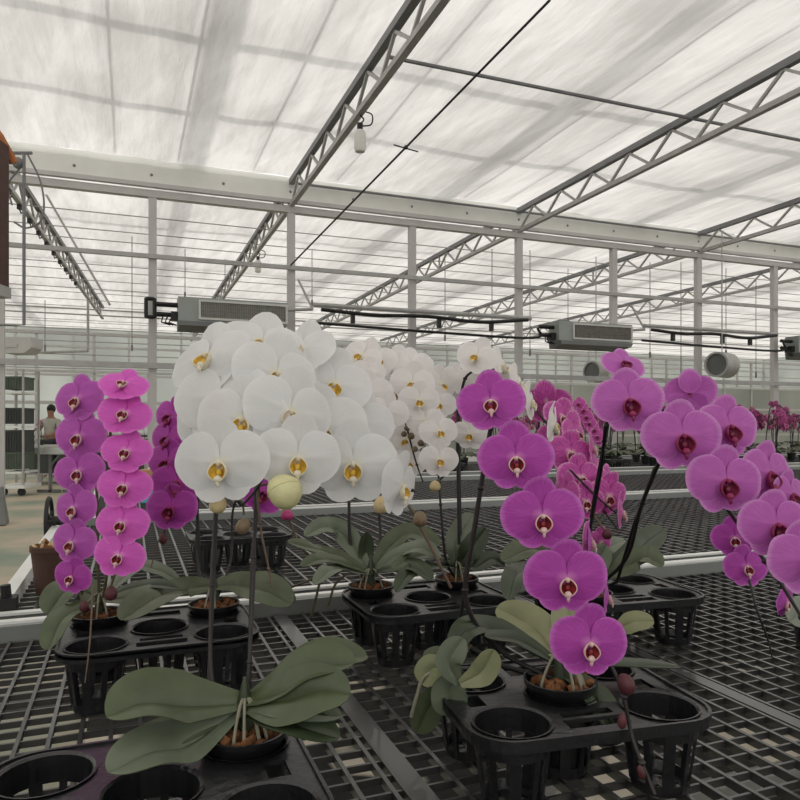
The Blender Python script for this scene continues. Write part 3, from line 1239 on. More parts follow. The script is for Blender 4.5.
def pot(plant, base, rise=.014, r=.046, roots=5, matn='plastic', seed=1, h=.10, ragged=False):
    M = Matrix.Translation(base + Vector((0, 0, .006)))
    m = MB(M)
    top = TH + rise
    prof = [(0, 0), (r * .66, 0), (r * .9, top - .012), (r * 1.0, top - .008), (r * 1.03, top), (r * .97, top), (r * .9, top - .012), (0, top - .016)]
    m.lathe(prof, 28)
    m.build('pot', matn, plant, smooth=True)
    m = MB(M)
    rn = random.Random(seed)
    for k in range(46):
        a = rn.random() * 6.28
        q = rn.random() ** .5 * r * .8
        m.ell((q * math.cos(a), q * math.sin(a), top - .012 + rn.random() * .01), (.010, .007, .005), Euler((rn.random() * 3, rn.random() * 3, 0)).to_matrix(), nu=6, nv=4)
    o = m.build('bark_mix', 'bark', plant)
    o['kind'] = 'stuff'
    for k in range(roots):
        a = rn.uniform(-2.6, -.5)
        u = Vector((math.cos(a), math.sin(a), 0))
        b = base + Vector((0, 0, top))
        m = MB()
        m.tube(smoothpts([b + Vector((0, 0, .045)), b + u * r * .35 + Vector((0, 0, .035)), b + u * r * .7 + Vector((0, 0, .005)), b + u * r * .62 + Vector((0, 0, -.008))]), .0019, 7)
        m.build('aerial_root', 'root', plant, smooth=True)
    return base + Vector((0, 0, top))


def crown(plant, b, h=.05):
    m = MB()
    m.tube([b - Vector((0, 0, .015)), b + Vector((0, 0, h * .6)), b + Vector((0, 0, h))], [.010, .009, .002], 10)
    m.build('stem_base', 'leaf_dark', plant, smooth=True)


# ---------------------------------------------------------------- plant: deep pink, front right (in tray T1 centre cup)
base = cup_at(T1_, 4)
p6 = thing('potted_orchid', 'deep pink moth orchid at the front right, one arching spike of five large blooms', 'orchid', base)
b = pot(p6, base, .014, .05, roots=6, seed=3)
zb = base.y
crown(p6, b, .05)
cx = 400 + b.x / b.y * F
B6 = b + Vector((0, 0, .025))
for f in ((491, 408, .93, 70, -12, 12, -6), (516, 465, .91, 78, -6, 4, -3), (542, 523, .885, 84, 0, 2, 0), (566, 586, .86, 85, 2, 0, 2), (589, 650, .83, 82, 6, 2, 6)):
    flower(p6, 'deep', 'cream', *f)
flower(p6, 'deep', 'cream', 590, 545, 1.0, 46, 74, 0, 10)
flower(p6, 'deep', 'cream', 607, 600, .97, 44, 70, 0, 5)
spike(p6, [b, P(500, 650, 1.02), P(466, 600, 1.0), P(476, 520, .99), P(487, 450, .98), P(497, 402, .97), P(508, 425, .955), P(528, 480, .93), P(553, 540, .91), P(577, 600, .885), P(605, 655, .865), P(622, 690, .85), P(633, 740, .84), P(655, 795, .80)], .0042)
m = MB()
m.tube([P(457, 640, 1.03), P(472, 540, 1.01), P(486, 455, .995)], .0031, 8)
m.tube([P(457, 640, 1.03), P(500, 665, 1.03), b], .004, 8)
m.build('stake', 'stake', p6)
bud(p6, 626, 684, .85, 17, 22, 'bud_red', tilt=-25)
bud(p6, 622, 721, .84, 9, 16, 'bud_red')
bud(p6, 641, 772, .81, 8, 14, 'bud_red', tilt=-20)
leaf(p6, [B6, P(500, 630, 1.03), P(468, 628, .99), P(450, 655, .96)], .042, (.1, -.5, .9), 'leaf_dark')
leaf(p6, [B6, P(520, 640, 1.0), P(485, 636, .97)], .03, (0, -.4, .9), 'leaf_dark')
leaf(p6, [B6 + Vector((0, .0, .01)), P(532, 625, 1.08), P(497, 607, 1.12)], .062, (-.1, -.75, .65), 'leaf_pale', label='pale yellowish green leaf')
leaf(p6, [B6 + Vector((0, .0, .01)), P(570, 618, 1.08), P(566, 598, 1.15)], .06, (0, -.8, .6), 'leaf_pale', label='pale yellowish green leaf')
leaf(p6, [B6, P(615, 664, 1.02), P(681, 667, 1.03)], .05, (0, .05, 1), 'leaf_dark')
leaf(p6, [B6 - Vector((0, 0, .01)), P(590, 690, .96), P(622, 735, .90)], .045, (.2, -.6, .75), 'leaf_dark')
leaf(p6, [P(612, 634, 1.06), P(632, 622, 1.04), P(654, 621, 1.03)], .033, (0, -.75, .65), 'leaf_pale', fold=.1, label='small pale oval leaf')
m = MB()
m.tube(smoothpts([B6, P(590, 655, 1.05), P(613, 634, 1.06)]), .003, 6)
m.build('leaf_stalk', 'stem_green', p6)
# offshoot hanging at the left
off = thing('orchid_offshoot', 'young pale orchid offshoot drooping over the left side of the lower right tray', 'offshoot', P(455, 700, .94))
leaf(off, PX([(459, 684), (449, 662), (463, 638)], .93), .037, (-.2, -1, .3), 'leaf_grey', .18)
leaf(off, PX([(460, 684), (482, 672), (494, 650)], .925), .037, (.25, -1, .25), 'leaf_pale', .2)
leaf(off, PX([(462, 670), (450, 690), (450, 716)], .95), .05, (0, -1, .1), 'leaf_grey', .2)
leaf(off, PX([(450, 668), (432, 668), (421, 684)], .96), .038, (-.2, -.9, .5), 'leaf_pale', .2)
leaf(off, PX([(447, 680), (433, 700), (417, 733)], .97), .042, (-.1, -1, .0), 'leaf', .2)
leaf(off, PX([(452, 664), (437, 657), (424, 665)], .975), .03, (-.1, -.8, .6), 'leaf', .2)
m = MB()
m.tube(smoothpts(PX([(459, 672), (450, 668), (425, 676), (417, 695), (411, 717)], .96)), .0025, 6)
m.build('aerial_root', 'root', off)
m = MB()
m.tube(smoothpts([P(460, 684, .935), P(458, 665, .95), P(470, 645, .985)]), .003, 6)
m.build('stem_base', 'stem_green', off)

# ---------------------------------------------------------------- big white orchid, front left (tray TB2, back-right cup)
base = cup_at(TB2, 3) + Vector((0, 0, 0))
pF = thing('potted_orchid', 'large white moth orchid at the front left, heaped with big overlapping blooms', 'orchid', base)
b = pot(pF, base, .012, .049, roots=5, seed=5)
BF = b + Vector((0, 0, .035))
bx = 400 + b.x / b.y * F
by = HOR + (H - BF.z) / BF.y * F
crown(pF, b, .065)
Zf = base.y
WF = [(209, 366, .93, 96, -28, 28, -14), (262, 352, .97, 92, 18, 34, 10), (222, 408, .90, 104, -10, 10, -4), (275, 382, .92, 92, 30, 8, 14), (243, 428, .87, 96, -4, 6, 4),
      (288, 420, .88, 96, 30, 2, 16), (221, 471, .82, 98, -8, 0, -5), (297, 466, .85, 92, 16, 0, 4), (322, 437, .95, 96, 6, 2, -6), (353, 472, .92, 92, 2, 0, -2),
      (302, 396, .97, 84, 46, 6, -8), (333, 392, 1.0, 82, 14, 12, 10), (205, 425, .94, 92, -34, 4, -8), (300, 355, 1.0, 74, -20, 30, 0), (400, 492, .93, 74, 62, -6, 14), (358, 430, 1.02, 76, 10, 8, 8)]
for f in WF:
    flower(pF, 'white', 'yel', *f)
spike(pF, [b, P(214, 690, .83), P(211, 600, .90), P(216, 500, .96), P(222, 420, 1.0), P(226, 370, 1.0), P(240, 350, 1.0), P(262, 350, .99), P(275, 385, .95), P(268, 450, .90), P(262, 480, .87), P(243, 504, .86), P(236, 497, .85)], .0027)
spike(pF, [b, P(250, 650, .84), P(254, 570, .92), P(256, 480, .97), P(262, 400, 1.02), P(285, 362, 1.04), P(320, 375, 1.04), P(340, 420, 1.0), P(365, 460, .97), P(395, 480, .96), P(415, 492, .96)], .0027)
m = MB()
m.tube([P(208, 700, .86), P(213, 590, .92), P(217, 500, .97)], .0026, 8)
m.build('stake', 'stake', pF)
m = MB()
m.tube([P(249, 690, .87), P(252, 570, .93), P(259, 480, .99)], .0028, 8)
m.build('stake', 'stake', pF)
spike(pF, [P(256, 480, .93), P(261, 530, .92), P(268, 565, .92), P(272, 588, .92)], .0021, 'stem_brown')
bud(pF, 218, 504, .84, 17, 19, 'bud_cream', [(243, 504, .86), (232, 498, .85), (222, 497, .84)], 15)
bud(pF, 285, 491, .83, 36, 34, 'bud_green', [(258, 486, .87), (268, 484, .86), (276, 484, .84)], 60)
bud(pF, 243, 526, .86, 14, 17, 'bud_olive', [(243, 504, .86), (244, 515, .86)], 30)
for pts, W, fc, mt, fo in (
        ([BF, P(190, 704, .80), P(145, 700, .77), P(106, 716, .745)], .074, (-.05, -.55, .85), 'leaf', .5),
        ([BF, P(190, 742, .78), P(150, 750, .74), P(108, 772, .70)], .064, (-.15, -.65, .75), 'leaf_grey', .3),
        ([BF - Vector((0, 0, .01)), P(180, 730, .80), P(112, 757, .77)], .05, (0, -.4, .9), 'leaf', .3),
        ([BF, P(280, 684, .86), P(325, 655, .90), P(367, 655, .93)], .052, (0, -.5, .85), 'leaf', .35),
        ([BF, P(270, 694, .81), P(312, 668, .80), P(355, 662, .79)], .060, (0, -.4, .9), 'leaf', .5),
        ([BF, P(280, 700, .78), P(320, 690, .765), P(350, 694, .755)], .062, (.0, -.7, .6), 'leaf', .25),
        ([BF - Vector((0, 0, .005)), P(290, 710, .78), P(341, 716, .77)], .042, (0, -.25, .95), 'leaf_grey', .3),
        ([BF - Vector((0, 0, .012)), P(290, 722, .77), P(339, 738, .75)], .045, (0, -.35, .9), 'leaf_dark', .4)):
    leaf(pF, pts, W, fc, mt, fo)

# ---------------------------------------------------------------- left pink orchid (tray TA, back-left cup)
base = cup_at(TA, 2)
pA = thing('potted_orchid', 'pink moth orchid at the far left with two hanging rows of blooms', 'orchid', base)
b = pot(pA, base, .012, .049, seed=8, roots=3)
BA = b + Vector((0, 0, .03))
crown(pA, b, .05)
for f in ((78, 404, 1.24, 56, -14, 12, -4), (80, 441, 1.23, 58, -10, 6, 4), (79, 476, 1.22, 54, -4, 6, -10), (75, 512, 1.21, 52, -20, 4, -6), (73, 547, 1.20, 52, -16, 6, 6)):
    flower(pA, 'left', 'cream', *f)
flower(pA, 'dark', 'cream', 72, 580, 1.19, 42, -10, 4, 12)
for f in ((123, 388, 1.20, 50, 14, 44, 14), (124, 418, 1.19, 54, 10, 26, 12), (126, 456, 1.18, 52, 8, 22, 10), (124, 491, 1.17, 54, 6, 18, 8), (122, 528, 1.16, 54, 4, 16, 8), (119, 560, 1.15, 52, 4, 10, 12)):
    flower(pA, 'hot', 'cream', *f)
spike(pA, [b, P(98, 560, 1.32), P(96, 470, 1.32), P(90, 405, 1.30), P(80, 385, 1.27), P(78, 420, 1.25), P(79, 500, 1.24), P(74, 570, 1.21), P(84, 605, 1.2)], .0035, 'stem_green')
spike(pA, [b, P(108, 560, 1.30), P(110, 460, 1.30), P(112, 395, 1.28), P(122, 375, 1.24), P(128, 420, 1.21), P(126, 500, 1.19), P(118, 560, 1.17), P(110, 590, 1.17)], .0035, 'stem_green')
bud(pA, 111, 593, 1.17, 12, 15, 'bud_red')
bud(pA, 84, 606, 1.19, 9, 12, 'bud_red')
spike(pA, [P(93, 585, 1.18), P(90, 640, 1.12), P(85, 683, 1.10)], .002, 'stem_brown', nodes=False)
for pts, W, fc, mt, fo in (
        ([BA, P(80, 588, 1.34), P(62, 592, 1.31), P(47, 614, 1.28)], .070, (-.1, -.6, .8), 'leaf', .25),
        ([BA, P(78, 608, 1.28), P(60, 620, 1.24), P(47, 650, 1.20)], .055, (-.2, -.7, .7), 'leaf', .25),
        ([BA, P(135, 568, 1.45), P(160, 570, 1.46), P(181, 583, 1.46)], .04, (0, -.4, .9), 'leaf_grey', .2),
        ([BA, P(130, 588, 1.36), P(155, 584, 1.36), P(178, 588, 1.36)], .035, (0, -.3, .9), 'leaf_dark', .2),
        ([BA, P(125, 598, 1.32), P(145, 597, 1.32), P(160, 606, 1.30)], .045, (0, -.4, .9), 'leaf', .2)):
    leaf(pA, pts, W, fc, mt, fo)

# ---------------------------------------------------------------- orchid behind it (tray TA, back-right cup)
base = cup_at(TA, 3)
p2 = thing('potted_orchid', 'purple-pink moth orchid half hidden between the left pink and the large white orchid', 'orchid', base)
b = pot(p2, base, .012, .049, seed=9, roots=2)
B2 = b + Vector((0, 0, .04))
crown(p2, b, .06)
for f in ((171, 420, 1.45, 44, -25, 8, 10), (169, 442, 1.43, 46, -22, 8, 6), (168, 466, 1.41, 50, -16, 6, 4), (177, 487, 1.39, 54, 4, 4, 2), (171, 513, 1.37, 54, -6, 6, 0), (262, 497, 1.45, 50, 30, 0, 40)):
    flower(p2, 'dark', 'mag', *f)
spike(p2, [b, P(199, 570, 1.48), P(197, 525, 1.5), P(200, 450, 1.5), P(195, 410, 1.49), P(178, 412, 1.47), P(173, 450, 1.45), P(172, 500, 1.4), P(165, 530, 1.38), P(163, 536, 1.37)], .0035)
spike(p2, [b, P(231, 560, 1.48), P(233, 510, 1.5), P(248, 480, 1.5), P(262, 487, 1.48)], .0035)
m = MB()
m.tube([b, P(200, 580, 1.49), P(197, 500, 1.53)], .0035, 8)
m.build('stake', 'stake', p2)
bud(p2, 163, 539, 1.36, 8, 11, 'bud_red')
bud(p2, 287, 515, 1.5, 12, 11, 'bud_pink', [(287, 515, 1.5), (300, 545, 1.5), (318, 573, 1.5), (285, 590, 1.5)])
spike(p2, [P(163, 530, 1.37), P(156, 548, 1.37), P(151, 568, 1.37)], .0018, 'stem_brown', nodes=False)
for pts, W, fc, mt, fo in (
        ([B2, P(185, 588, 1.40), P(155, 596, 1.32), P(121, 620, 1.24)], .078, (-.1, -.75, .65), 'leaf', .2),
        ([B2, P(240, 584, 1.42), P(268, 590, 1.38), P(292, 604, 1.36)], .072, (.1, -.7, .7), 'leaf', .25),
        ([B2, P(235, 580, 1.5), P(270, 583, 1.52), P(295, 602, 1.5)], .05, (.1, -.4, .9), 'leaf', .25)):
    leaf(p2, pts, W, fc, mt, fo)

# ---------------------------------------------------------------- white cluster, middle (tray TC, back-left cup)
base = cup_at(TC, 2)
pH = thing('potted_orchid', 'white moth orchid in the middle with a dense cloud of smaller yellow-throated blooms', 'orchid', base)
b = pot(pH, base, .014, .05, seed=12, roots=3)
BH = b + Vector((0, 0, .03))
crown(pH, b, .07)
for f in ((361, 360, 1.55, 50, -22, 20, 30), (378, 364, 1.6, 46, 14, 16, -10), (367, 376, 1.52, 40, -10, 6, 10), (412, 387, 1.52, 50, -4, 6, 8), (369, 398, 1.50, 54, -8, 4, -6),
          (386, 416, 1.48, 50, 8, 4, 10), (419, 404, 1.50, 46, 8, 2, 4), (414, 370, 1.62, 48, 10, 20, -12), (441, 388, 1.58, 46, 40, 6, 4), (438, 407, 1.55, 42, 10, 4, 6),
          (425, 424, 1.5, 42, 0, 6, 0), (439, 435, 1.48, 46, 18, 8, -4), (439, 463, 1.46, 46, 14, 2, 4), (405, 443, 1.62, 44, 0, 0, 0), (398, 365, 1.65, 46, 0, 24, 0), (396, 398, 1.66, 48, -10, 4, 0),
          (345, 380, 1.6, 42, -40, 10, 0), (408, 466, 1.60, 44, 20, 0, 6), (455, 380, 1.66, 34, 30, 0, 10)):
    flower(pH, 'wfar', 'yel', f[0], f[1], f[2], f[3] * .92, *f[4:])
bt = 400 + b.x / b.y * F
spike(pH, [b, P(352, 555, 1.6), P(349, 490, 1.62), P(351, 420, 1.66), P(362, 365, 1.66), P(385, 358, 1.65), P(405, 385, 1.6), P(416, 400, 1.58), P(430, 440, 1.55), P(445, 470, 1.53), P(437, 483, 1.52)], .0042)
spike(pH, [b, P(380, 540, 1.66), P(379, 500, 1.68), P(383, 430, 1.7), P(395, 370, 1.7), P(418, 365, 1.68), P(440, 385, 1.64), P(444, 430, 1.58), P(441, 465, 1.52)], .0042)
spike(pH, [P(404, 416, 1.58), P(410, 440, 1.56), P(416, 462, 1.55), P(423, 482, 1.55)], .0028)
for q in ((407, 428, 6), (411, 436, 7), (421, 443, 7), (415, 449, 6), (404, 434, 6)):
    bud(pH, q[0], q[1], 1.55, q[2], q[2], 'bud_olive')
bud(pH, 381, 505, 1.4, 15, 18, 'bud_cream', [(381, 505, 1.4), (390, 498, 1.44), (404, 492, 1.5)])
bud(pH, 435, 486, 1.5, 11, 11, 'bud_cream', [(435, 486, 1.5), (441, 478, 1.53)])
bud(pH, 420, 519, 1.44, 14, 16, 'bud_olive', [(420, 519, 1.44), (412, 510, 1.46), (404, 500, 1.48)])
m = MB()
m.tube([P(404, 497, 1.50), P(430, 545, 1.48), P(451, 588, 1.46)], .0035, 6)
m.build('stake', 'stem_brown', pH)
for pts, W, fc, mt, fo in (
        ([BH, P(345, 535, 1.62), P(325, 526, 1.60), P(305, 536, 1.56)], .055, (-.1, -.7, .7), 'leaf_grey', .25),
        ([BH, P(335, 556, 1.56), P(312, 548, 1.5), P(288, 542, 1.46)], .050, (0, -.5, .8), 'leaf', .25),
        ([BH, P(340, 562, 1.5), P(320, 559, 1.46), P(301, 566, 1.43)], .045, (0, -.45, .9), 'leaf', .25),
        ([BH, P(345, 570, 1.48), P(330, 570, 1.42), P(314, 584, 1.38)], .045, (-.1, -.6, .8), 'leaf_grey', .25),
        ([BH, P(366, 560, 1.58), P(367, 532, 1.58)], .036, (.1, -1, .1), 'leaf_dark', .2),
        ([BH, P(390, 545, 1.6), P(412, 532, 1.6), P(440, 545, 1.56)], .055, (.1, -.6, .8), 'leaf', .25),
        ([BH, P(395, 556, 1.54), P(420, 547, 1.5), P(440, 558, 1.48)], .050, (.1, -.55, .8), 'leaf_grey', .25),
        ([BH, P(392, 568, 1.5), P(415, 566, 1.46), P(432, 580, 1.42)], .045, (.1, -.5, .8), 'leaf_dark', .25)):
    leaf(pH, pts, W, fc, mt, fo)
for pts in ([(340, 572), (322, 580), (316, 598), (311, 618)], [(345, 575), (335, 585), (330, 600), (328, 606)]):
    m = MB()
    m.tube(smoothpts([P(x, y, 1.5) for x, y in pts]), .0028, 6)
    m.build('aerial_root', 'stem_green', pH)

# ---------------------------------------------------------------- white + cream, middle right (tray TC, back-right cup)
base = cup_at(TC, 3)
pI = thing('potted_orchid', 'white moth orchid behind the deep pink one, its blooms turned sideways along an arching spike', 'orchid', base)
b = pot(pI, base, .014, .05, seed=14, roots=3)
BI = b + Vector((0, 0, .03))
crown(pI, b, .05)
for f in ((476, 360, 1.5, 44, -20, 16, 20), (502, 371, 1.54, 52, 62, 20, 30), (519, 388, 1.55, 50, 66, 14, 24), (478, 388, 1.62, 50, -10, 0, 0), (530, 405, 1.56, 46, 66, 6, 20), (470, 437, 1.56, 40, -20, -10, 0), (553, 428, 1.5, 50, 68, -6, -10)):
    flower(pI, 'wfar', 'yel', *f)
spike(pI, [b, P(459, 545, 1.62), P(458, 450, 1.62), P(462, 390, 1.62), P(472, 372, 1.6), P(495, 370, 1.6), P(520, 385, 1.62), P(540, 415, 1.6), P(556, 435, 1.58)], .0042)
spike(pI, [b, P(446, 560, 1.6), P(441, 510, 1.6), P(439, 480, 1.62), P(436, 462, 1.64)], .0038)
m = MB()
m.tube([b, P(460, 540, 1.64), P(458, 410, 1.65)], .0045, 8)
m.build('stake', 'stake', pI)
for pts, W, fc, mt, fo in (
        ([BI, P(455, 545, 1.62), P(465, 525, 1.66), P(474, 514, 1.68)], .055, (-.2, -.9, .3), 'leaf_grey', .2),
        ([BI, P(468, 552, 1.6), P(486, 528, 1.6)], .05, (.2, -.6, .6), 'leaf_dark', .2),
        ([BI, P(430, 566, 1.5), P(408, 574, 1.44), P(396, 592, 1.4)], .045, (-.1, -.5, .8), 'leaf_dark', .25),
        ([BI, P(432, 556, 1.56), P(410, 558, 1.5), P(392, 570, 1.48)], .045, (-.1, -.5, .8), 'leaf', .25),
        ([BI, P(475, 566, 1.6), P(492, 558, 1.62), P(505, 566, 1.62)], .045, (.1, -.5, .8), 'leaf_dark', .25)):
    leaf(pI, pts, W, fc, mt, fo)

# ---------------------------------------------------------------- right pink orchid (tray TE, front-left cup... spikes lean towards the right)
base = cup_at(TE, 0)
p7 = thing('potted_orchid', 'lilac-pink moth orchid on the right with big wine-lipped blooms leaning to the edge', 'orchid', base)
b = pot(p7, base, .012, .05, seed=16, roots=3)
B7 = b + Vector((0, 0, .03))
crown(p7, b, .05)
for f in ((629, 408, 1.02, 74, -4, 6, -4), (682, 444, .99, 80, -2, 4, 0), (728, 434, 1.03, 72, 12, 6, 4), (725, 488, .96, 78, 2, 2, 2), (767, 480, 1.0, 72, 24, 2, 8),
          (775, 532, .92, 76, 4, 4, 4), (808, 566, .88, 84, 4, 4, -4), (624, 368, 1.08, 46, 10, 36, 8), (790, 500, 1.0, 56, 30, 4, 8)):
    flower(p7, 'mid', 'mag', *f)
flower(p7, 'mid', 'mag', 690, 398, 1.1, 52, 170, 10, 6)
flower(p7, 'deep', 'cream', 735, 542, 1.12, 46, -22, 4, -6)
flower(p7, 'deep', 'cream', 746, 571, 1.10, 48, 6, 12, 2)
flower(p7, 'deep', 'cream', 785, 605, 1.08, 40, 40, -10, 20)
spike(p7, [b, P(590, 530, 1.36), P(603, 450, 1.25), P(613, 400, 1.13), P(625, 385, 1.1), P(655, 405, 1.08), P(690, 425, 1.07), P(725, 425, 1.08), P(755, 455, 1.06), P(790, 490, 1.05)], .0042)
spike(p7, [b, P(625, 560, 1.34), P(640, 510, 1.2), P(658, 465, 1.08), P(675, 440, 1.04), P(700, 460, 1.02), P(725, 505, 1.01), P(757, 550, 1.0), P(785, 590, .98), P(815, 640, .95)], .0042)
m = MB()
m.tube([b, P(617, 582, 1.40), P(634, 525, 1.26), P(655, 468, 1.12)], .0031, 8)
m.build('stake', 'stake', p7)
m = MB()
m.tube([b, P(590, 530, 1.38), P(601, 470, 1.27), P(606, 425, 1.18)], .0033, 8)
m.build('stake', 'stake', p7)
spike(p7, [P(749, 580, 1.08), P(757, 610, 1.05), P(768, 640, 1.05), P(772, 657, 1.05)], .0022)
for pts, W, fc, mt, fo in (
        ([B7, P(632, 555, 1.5), P(648, 540, 1.55), P(664, 529, 1.6)], .060, (.1, -.8, .6), 'leaf_dark', .2),
        ([B7, P(632, 562, 1.48), P(648, 556, 1.46), P(663, 566, 1.44)], .062, (.1, -.6, .8), 'leaf', .25),
        ([B7, P(598, 560, 1.5), P(606, 545, 1.5)], .055, (-.1, -.7, .7), 'leaf_grey', .2),
        ([B7, P(590, 566, 1.42), P(578, 560, 1.36)], .055, (-.1, -.6, .8), 'leaf', .25)):
    leaf(p7, pts, W, fc, mt, fo)

# ---------------------------------------------------------------- speckled pink in the middle right (tray TE, back-left cup)
base = cup_at(TE, 2)
p8 = thing('potted_orchid', 'small-flowered pink moth orchid seen between the deep pink and the right pink ones', 'orchid', base)
b = pot(p8, base, .012, .05, seed=18, roots=2)
B8 = b + Vector((0, 0, .03))
crown(p8, b, .05)
for f in ((547, 407, 1.85, 52, 160, 30, 0), (562, 421, 1.8, 44, 20, 10, 20), (545, 412, 1.9, 40, 70, 0, 0), (570, 457, 1.75, 50, 10, 6, 10), (575, 437, 1.8, 48, 50, 10, 0), (592, 450, 1.78, 40, 70, 0, 10), (597, 470, 1.8, 44, 60, 10, 20),
          (580, 482, 1.7, 52, 20, 4, 0), (566, 495, 1.66, 44, -70, 0, 10), (585, 505, 1.66, 44, 12, 0, 5), (607, 500, 1.7, 52, 24, -10, 10), (612, 485, 1.74, 40, 50, 20, 10), (621, 515, 1.66, 42, 68, 0, 0), (588, 541, 1.6, 42, 60, -6, 30), (600, 545, 1.62, 34, 30, 0, 10), (557, 440, 1.86, 40, 0, 0, 0)):
    flower(p8, 'speck', 'cream', *f)
bud(p8, 607, 534, 1.6, 10, 11, 'bud_red', [(607, 534, 1.6), (600, 524, 1.62), (590, 510, 1.66)])
spike(p8, [b, P(575, 540, 1.75), P(560, 480, 1.9), P(550, 420, 1.98), P(560, 412, 1.95), P(575, 440, 1.85), P(585, 475, 1.78), P(600, 505, 1.72), P(618, 530, 1.68)], .004)
spike(p8, [P(570, 470, 1.66), P(590, 490, 1.66), P(606, 505, 1.66), P(616, 513, 1.66)], .003)
for pts, W, fc, mt, fo in (
        ([B8, P(560, 556, 1.66), P(530, 548, 1.6), P(502, 561, 1.54)], .062, (0, -.6, .8), 'leaf', .25),
        ([B8, P(545, 570, 1.6), P(518, 572, 1.45), P(508, 600, 1.36)], .055, (-.3, -.8, .5), 'leaf_dark', .2),
        ([B8, P(610, 545, 1.75), P(625, 540, 1.8)], .055, (.1, -.6, .8), 'leaf_grey', .2),
        ([B8, P(600, 556, 1.6), P(612, 566, 1.56)], .055, (.1, -.6, .8), 'leaf', .2)):
    leaf(p8, pts, W, fc, mt, fo)

# round leaf plant cut by the right edge
c = PH(812, 648, BT)
r = thing('potted_seedling', 'small potted orchid with round grey leaves cut off by the right frame edge', 'plant', c)
leaf(r, [c + Vector((0, 0, .1)), c + Vector((-.01, -.03, .11)), P(790, 622, 1.02)], .05, (-.3, -.9, .4), 'leaf_grey', .1)
leaf(r, [c + Vector((0, 0, .1)), c + Vector((.04, -.03, .13)), c + Vector((.08, -.04, .11))], .05, (.3, -.7, .6), 'leaf', .1)
m = MB(Matrix.Translation(c + Vector((0, 0, .002))))
m.lathe([(0, 0), (.03, 0), (.04, .09), (.043, .09), (.043, .1), (.037, .1), (.035, .09), (0, .088)], 20)
m.build('pot', 'plastic', r, smooth=True)

# ================================================================ DISTANT PLANTS
def far_plant_mesh(seed, fl, tall=.72, nfl=9, lean=.16):
    rn = random.Random(seed)
    m = MB()
    m.lathe([(0, 0), (.045, 0), (.06, .1), (.062, .11), (.05, .11), (0, .1)], 10, mi=0)
    for k in range(11):
        a = rn.random() * 6.28
        L = rn.uniform(.14, .24)
        u = Vector((math.cos(a), math.sin(a), 0))
        s = Vector((-u.y, u.x, 0)) * .036
        o = Vector((0, 0, .11))
        p1 = o + u * L * .55 + Vector((0, 0, .07))
        p2_ = o + u * L + Vector((0, 0, .03))
        vs = [o, p1 - s, p1 + s, p2_, o - Vector((0, 0, .004)), p1 - s - Vector((0, 0, .004)), p1 + s - Vector((0, 0, .004)), p2_ - Vector((0, 0, .004))]
        m.add(vs, [(0, 1, 3, 2), (4, 6, 7, 5), (0, 4, 5, 1), (1, 5, 7, 3), (3, 7, 6, 2), (2, 6, 4, 0)], 1)
    for sdir in range(2):
        a = rn.random() * 6.28
        u = Vector((math.cos(a), math.sin(a), 0))
        hh = tall * rn.uniform(.85, 1.05)
        pts = smoothpts([Vector((0, 0, .1)), Vector((0, 0, .1)) + u * .03 + Vector((0, 0, hh * .5)), u * .08 + Vector((0, 0, hh)), u * (.08 + lean) + Vector((0, 0, hh * .93)), u * (.1 + lean * 1.6) + Vector((0, 0, hh * .68))], 5)
        m.tube(pts, .006, 5, mi=0)
        n = len(pts)
        for i in range(nfl):
            p = pts[int(n * (.48 + .5 * i / nfl))] + Vector((rn.uniform(-.02, .02), rn.uniform(-.02, .02), rn.uniform(-.02, .02)))
            E = Euler((rn.uniform(-.5, .5), rn.uniform(-.6, .6), rn.uniform(-1, 1))).to_matrix()
            for (ax, LL, ww) in ((.2, .042, .036), (PI - .2, .042, .036), (PI / 2, .04, .022), (-PI / 2 - .6, .038, .02), (-PI / 2 + .6, .038, .02)):
                d = Vector((math.cos(ax), 0, math.sin(ax)))
                e = Vector((-d.z, 0, d.x))
                q = [Vector((0, 0, 0)), d * LL * .5 + e * ww, d * LL, d * LL * .5 - e * ww]
                q = [p + E @ (v + Vector((0, -.04, 0))) for v in q]
                m.add(q + [v + E @ Vector((0, .003, 0)) for v in q], [(0, 1, 2, 3), (7, 6, 5, 4), (0, 4, 5, 1), (1, 5, 6, 2), (2, 6, 7, 3), (3, 7, 4, 0)], 2)
            m.ell(p + E @ Vector((0, -.05, 0)), (.008, .01, .01), nu=6, nv=4, mi=3)
    return m.mesh('distant_orchid', ['plastic', 'leaf', fl, 'lip_mag'])


FP = [far_plant_mesh(i, ['far_flower', 'far_flower_b', 'far_flower', 'far_flower_w'][i % 4], tall=.62 + .05 * (i % 3)) for i in range(8)]
rn = random.Random(11)


def far_orchid(t, d, z, k, label, group):
    o = bpy.data.objects.new('distant_orchid', FP[k])
    o.location = G(t, d, z)
    o.rotation_euler = (0, 0, rn.random() * 6.28)
    s = rn.uniform(.85, 1.0)
    o.scale = (s, s, s)
    COL.objects.link(o)
    tag(o, label, 'orchid', group)
    return o


for j, d in enumerate((6.55, 6.98, 7.42)):
    for i in range(19):
        t = e2 + 1.0 + i * .5 + .25 * (j % 2) + rn.uniform(-.03, .03)
        if t < 2.0 and rn.random() < .35:
            continue
        far_orchid(t, d, BT + .002, rn.choice((0, 1, 2, 4, 5, 6)), 'distant pink potted orchid in the crowd on the fourth bench', 'orchids on the fourth bench')
for j, d in enumerate((8.6, 9.1, 9.6)):
    for i in range(18):
        t = 5.0 + i * .56 + rn.uniform(-.1, .1)
        far_orchid(t, d, BT + .002, rn.choice((0, 1, 2, 4, 5, 6)), 'distant pink potted orchid in the crowd on the fifth bench', 'orchids on the fifth bench')
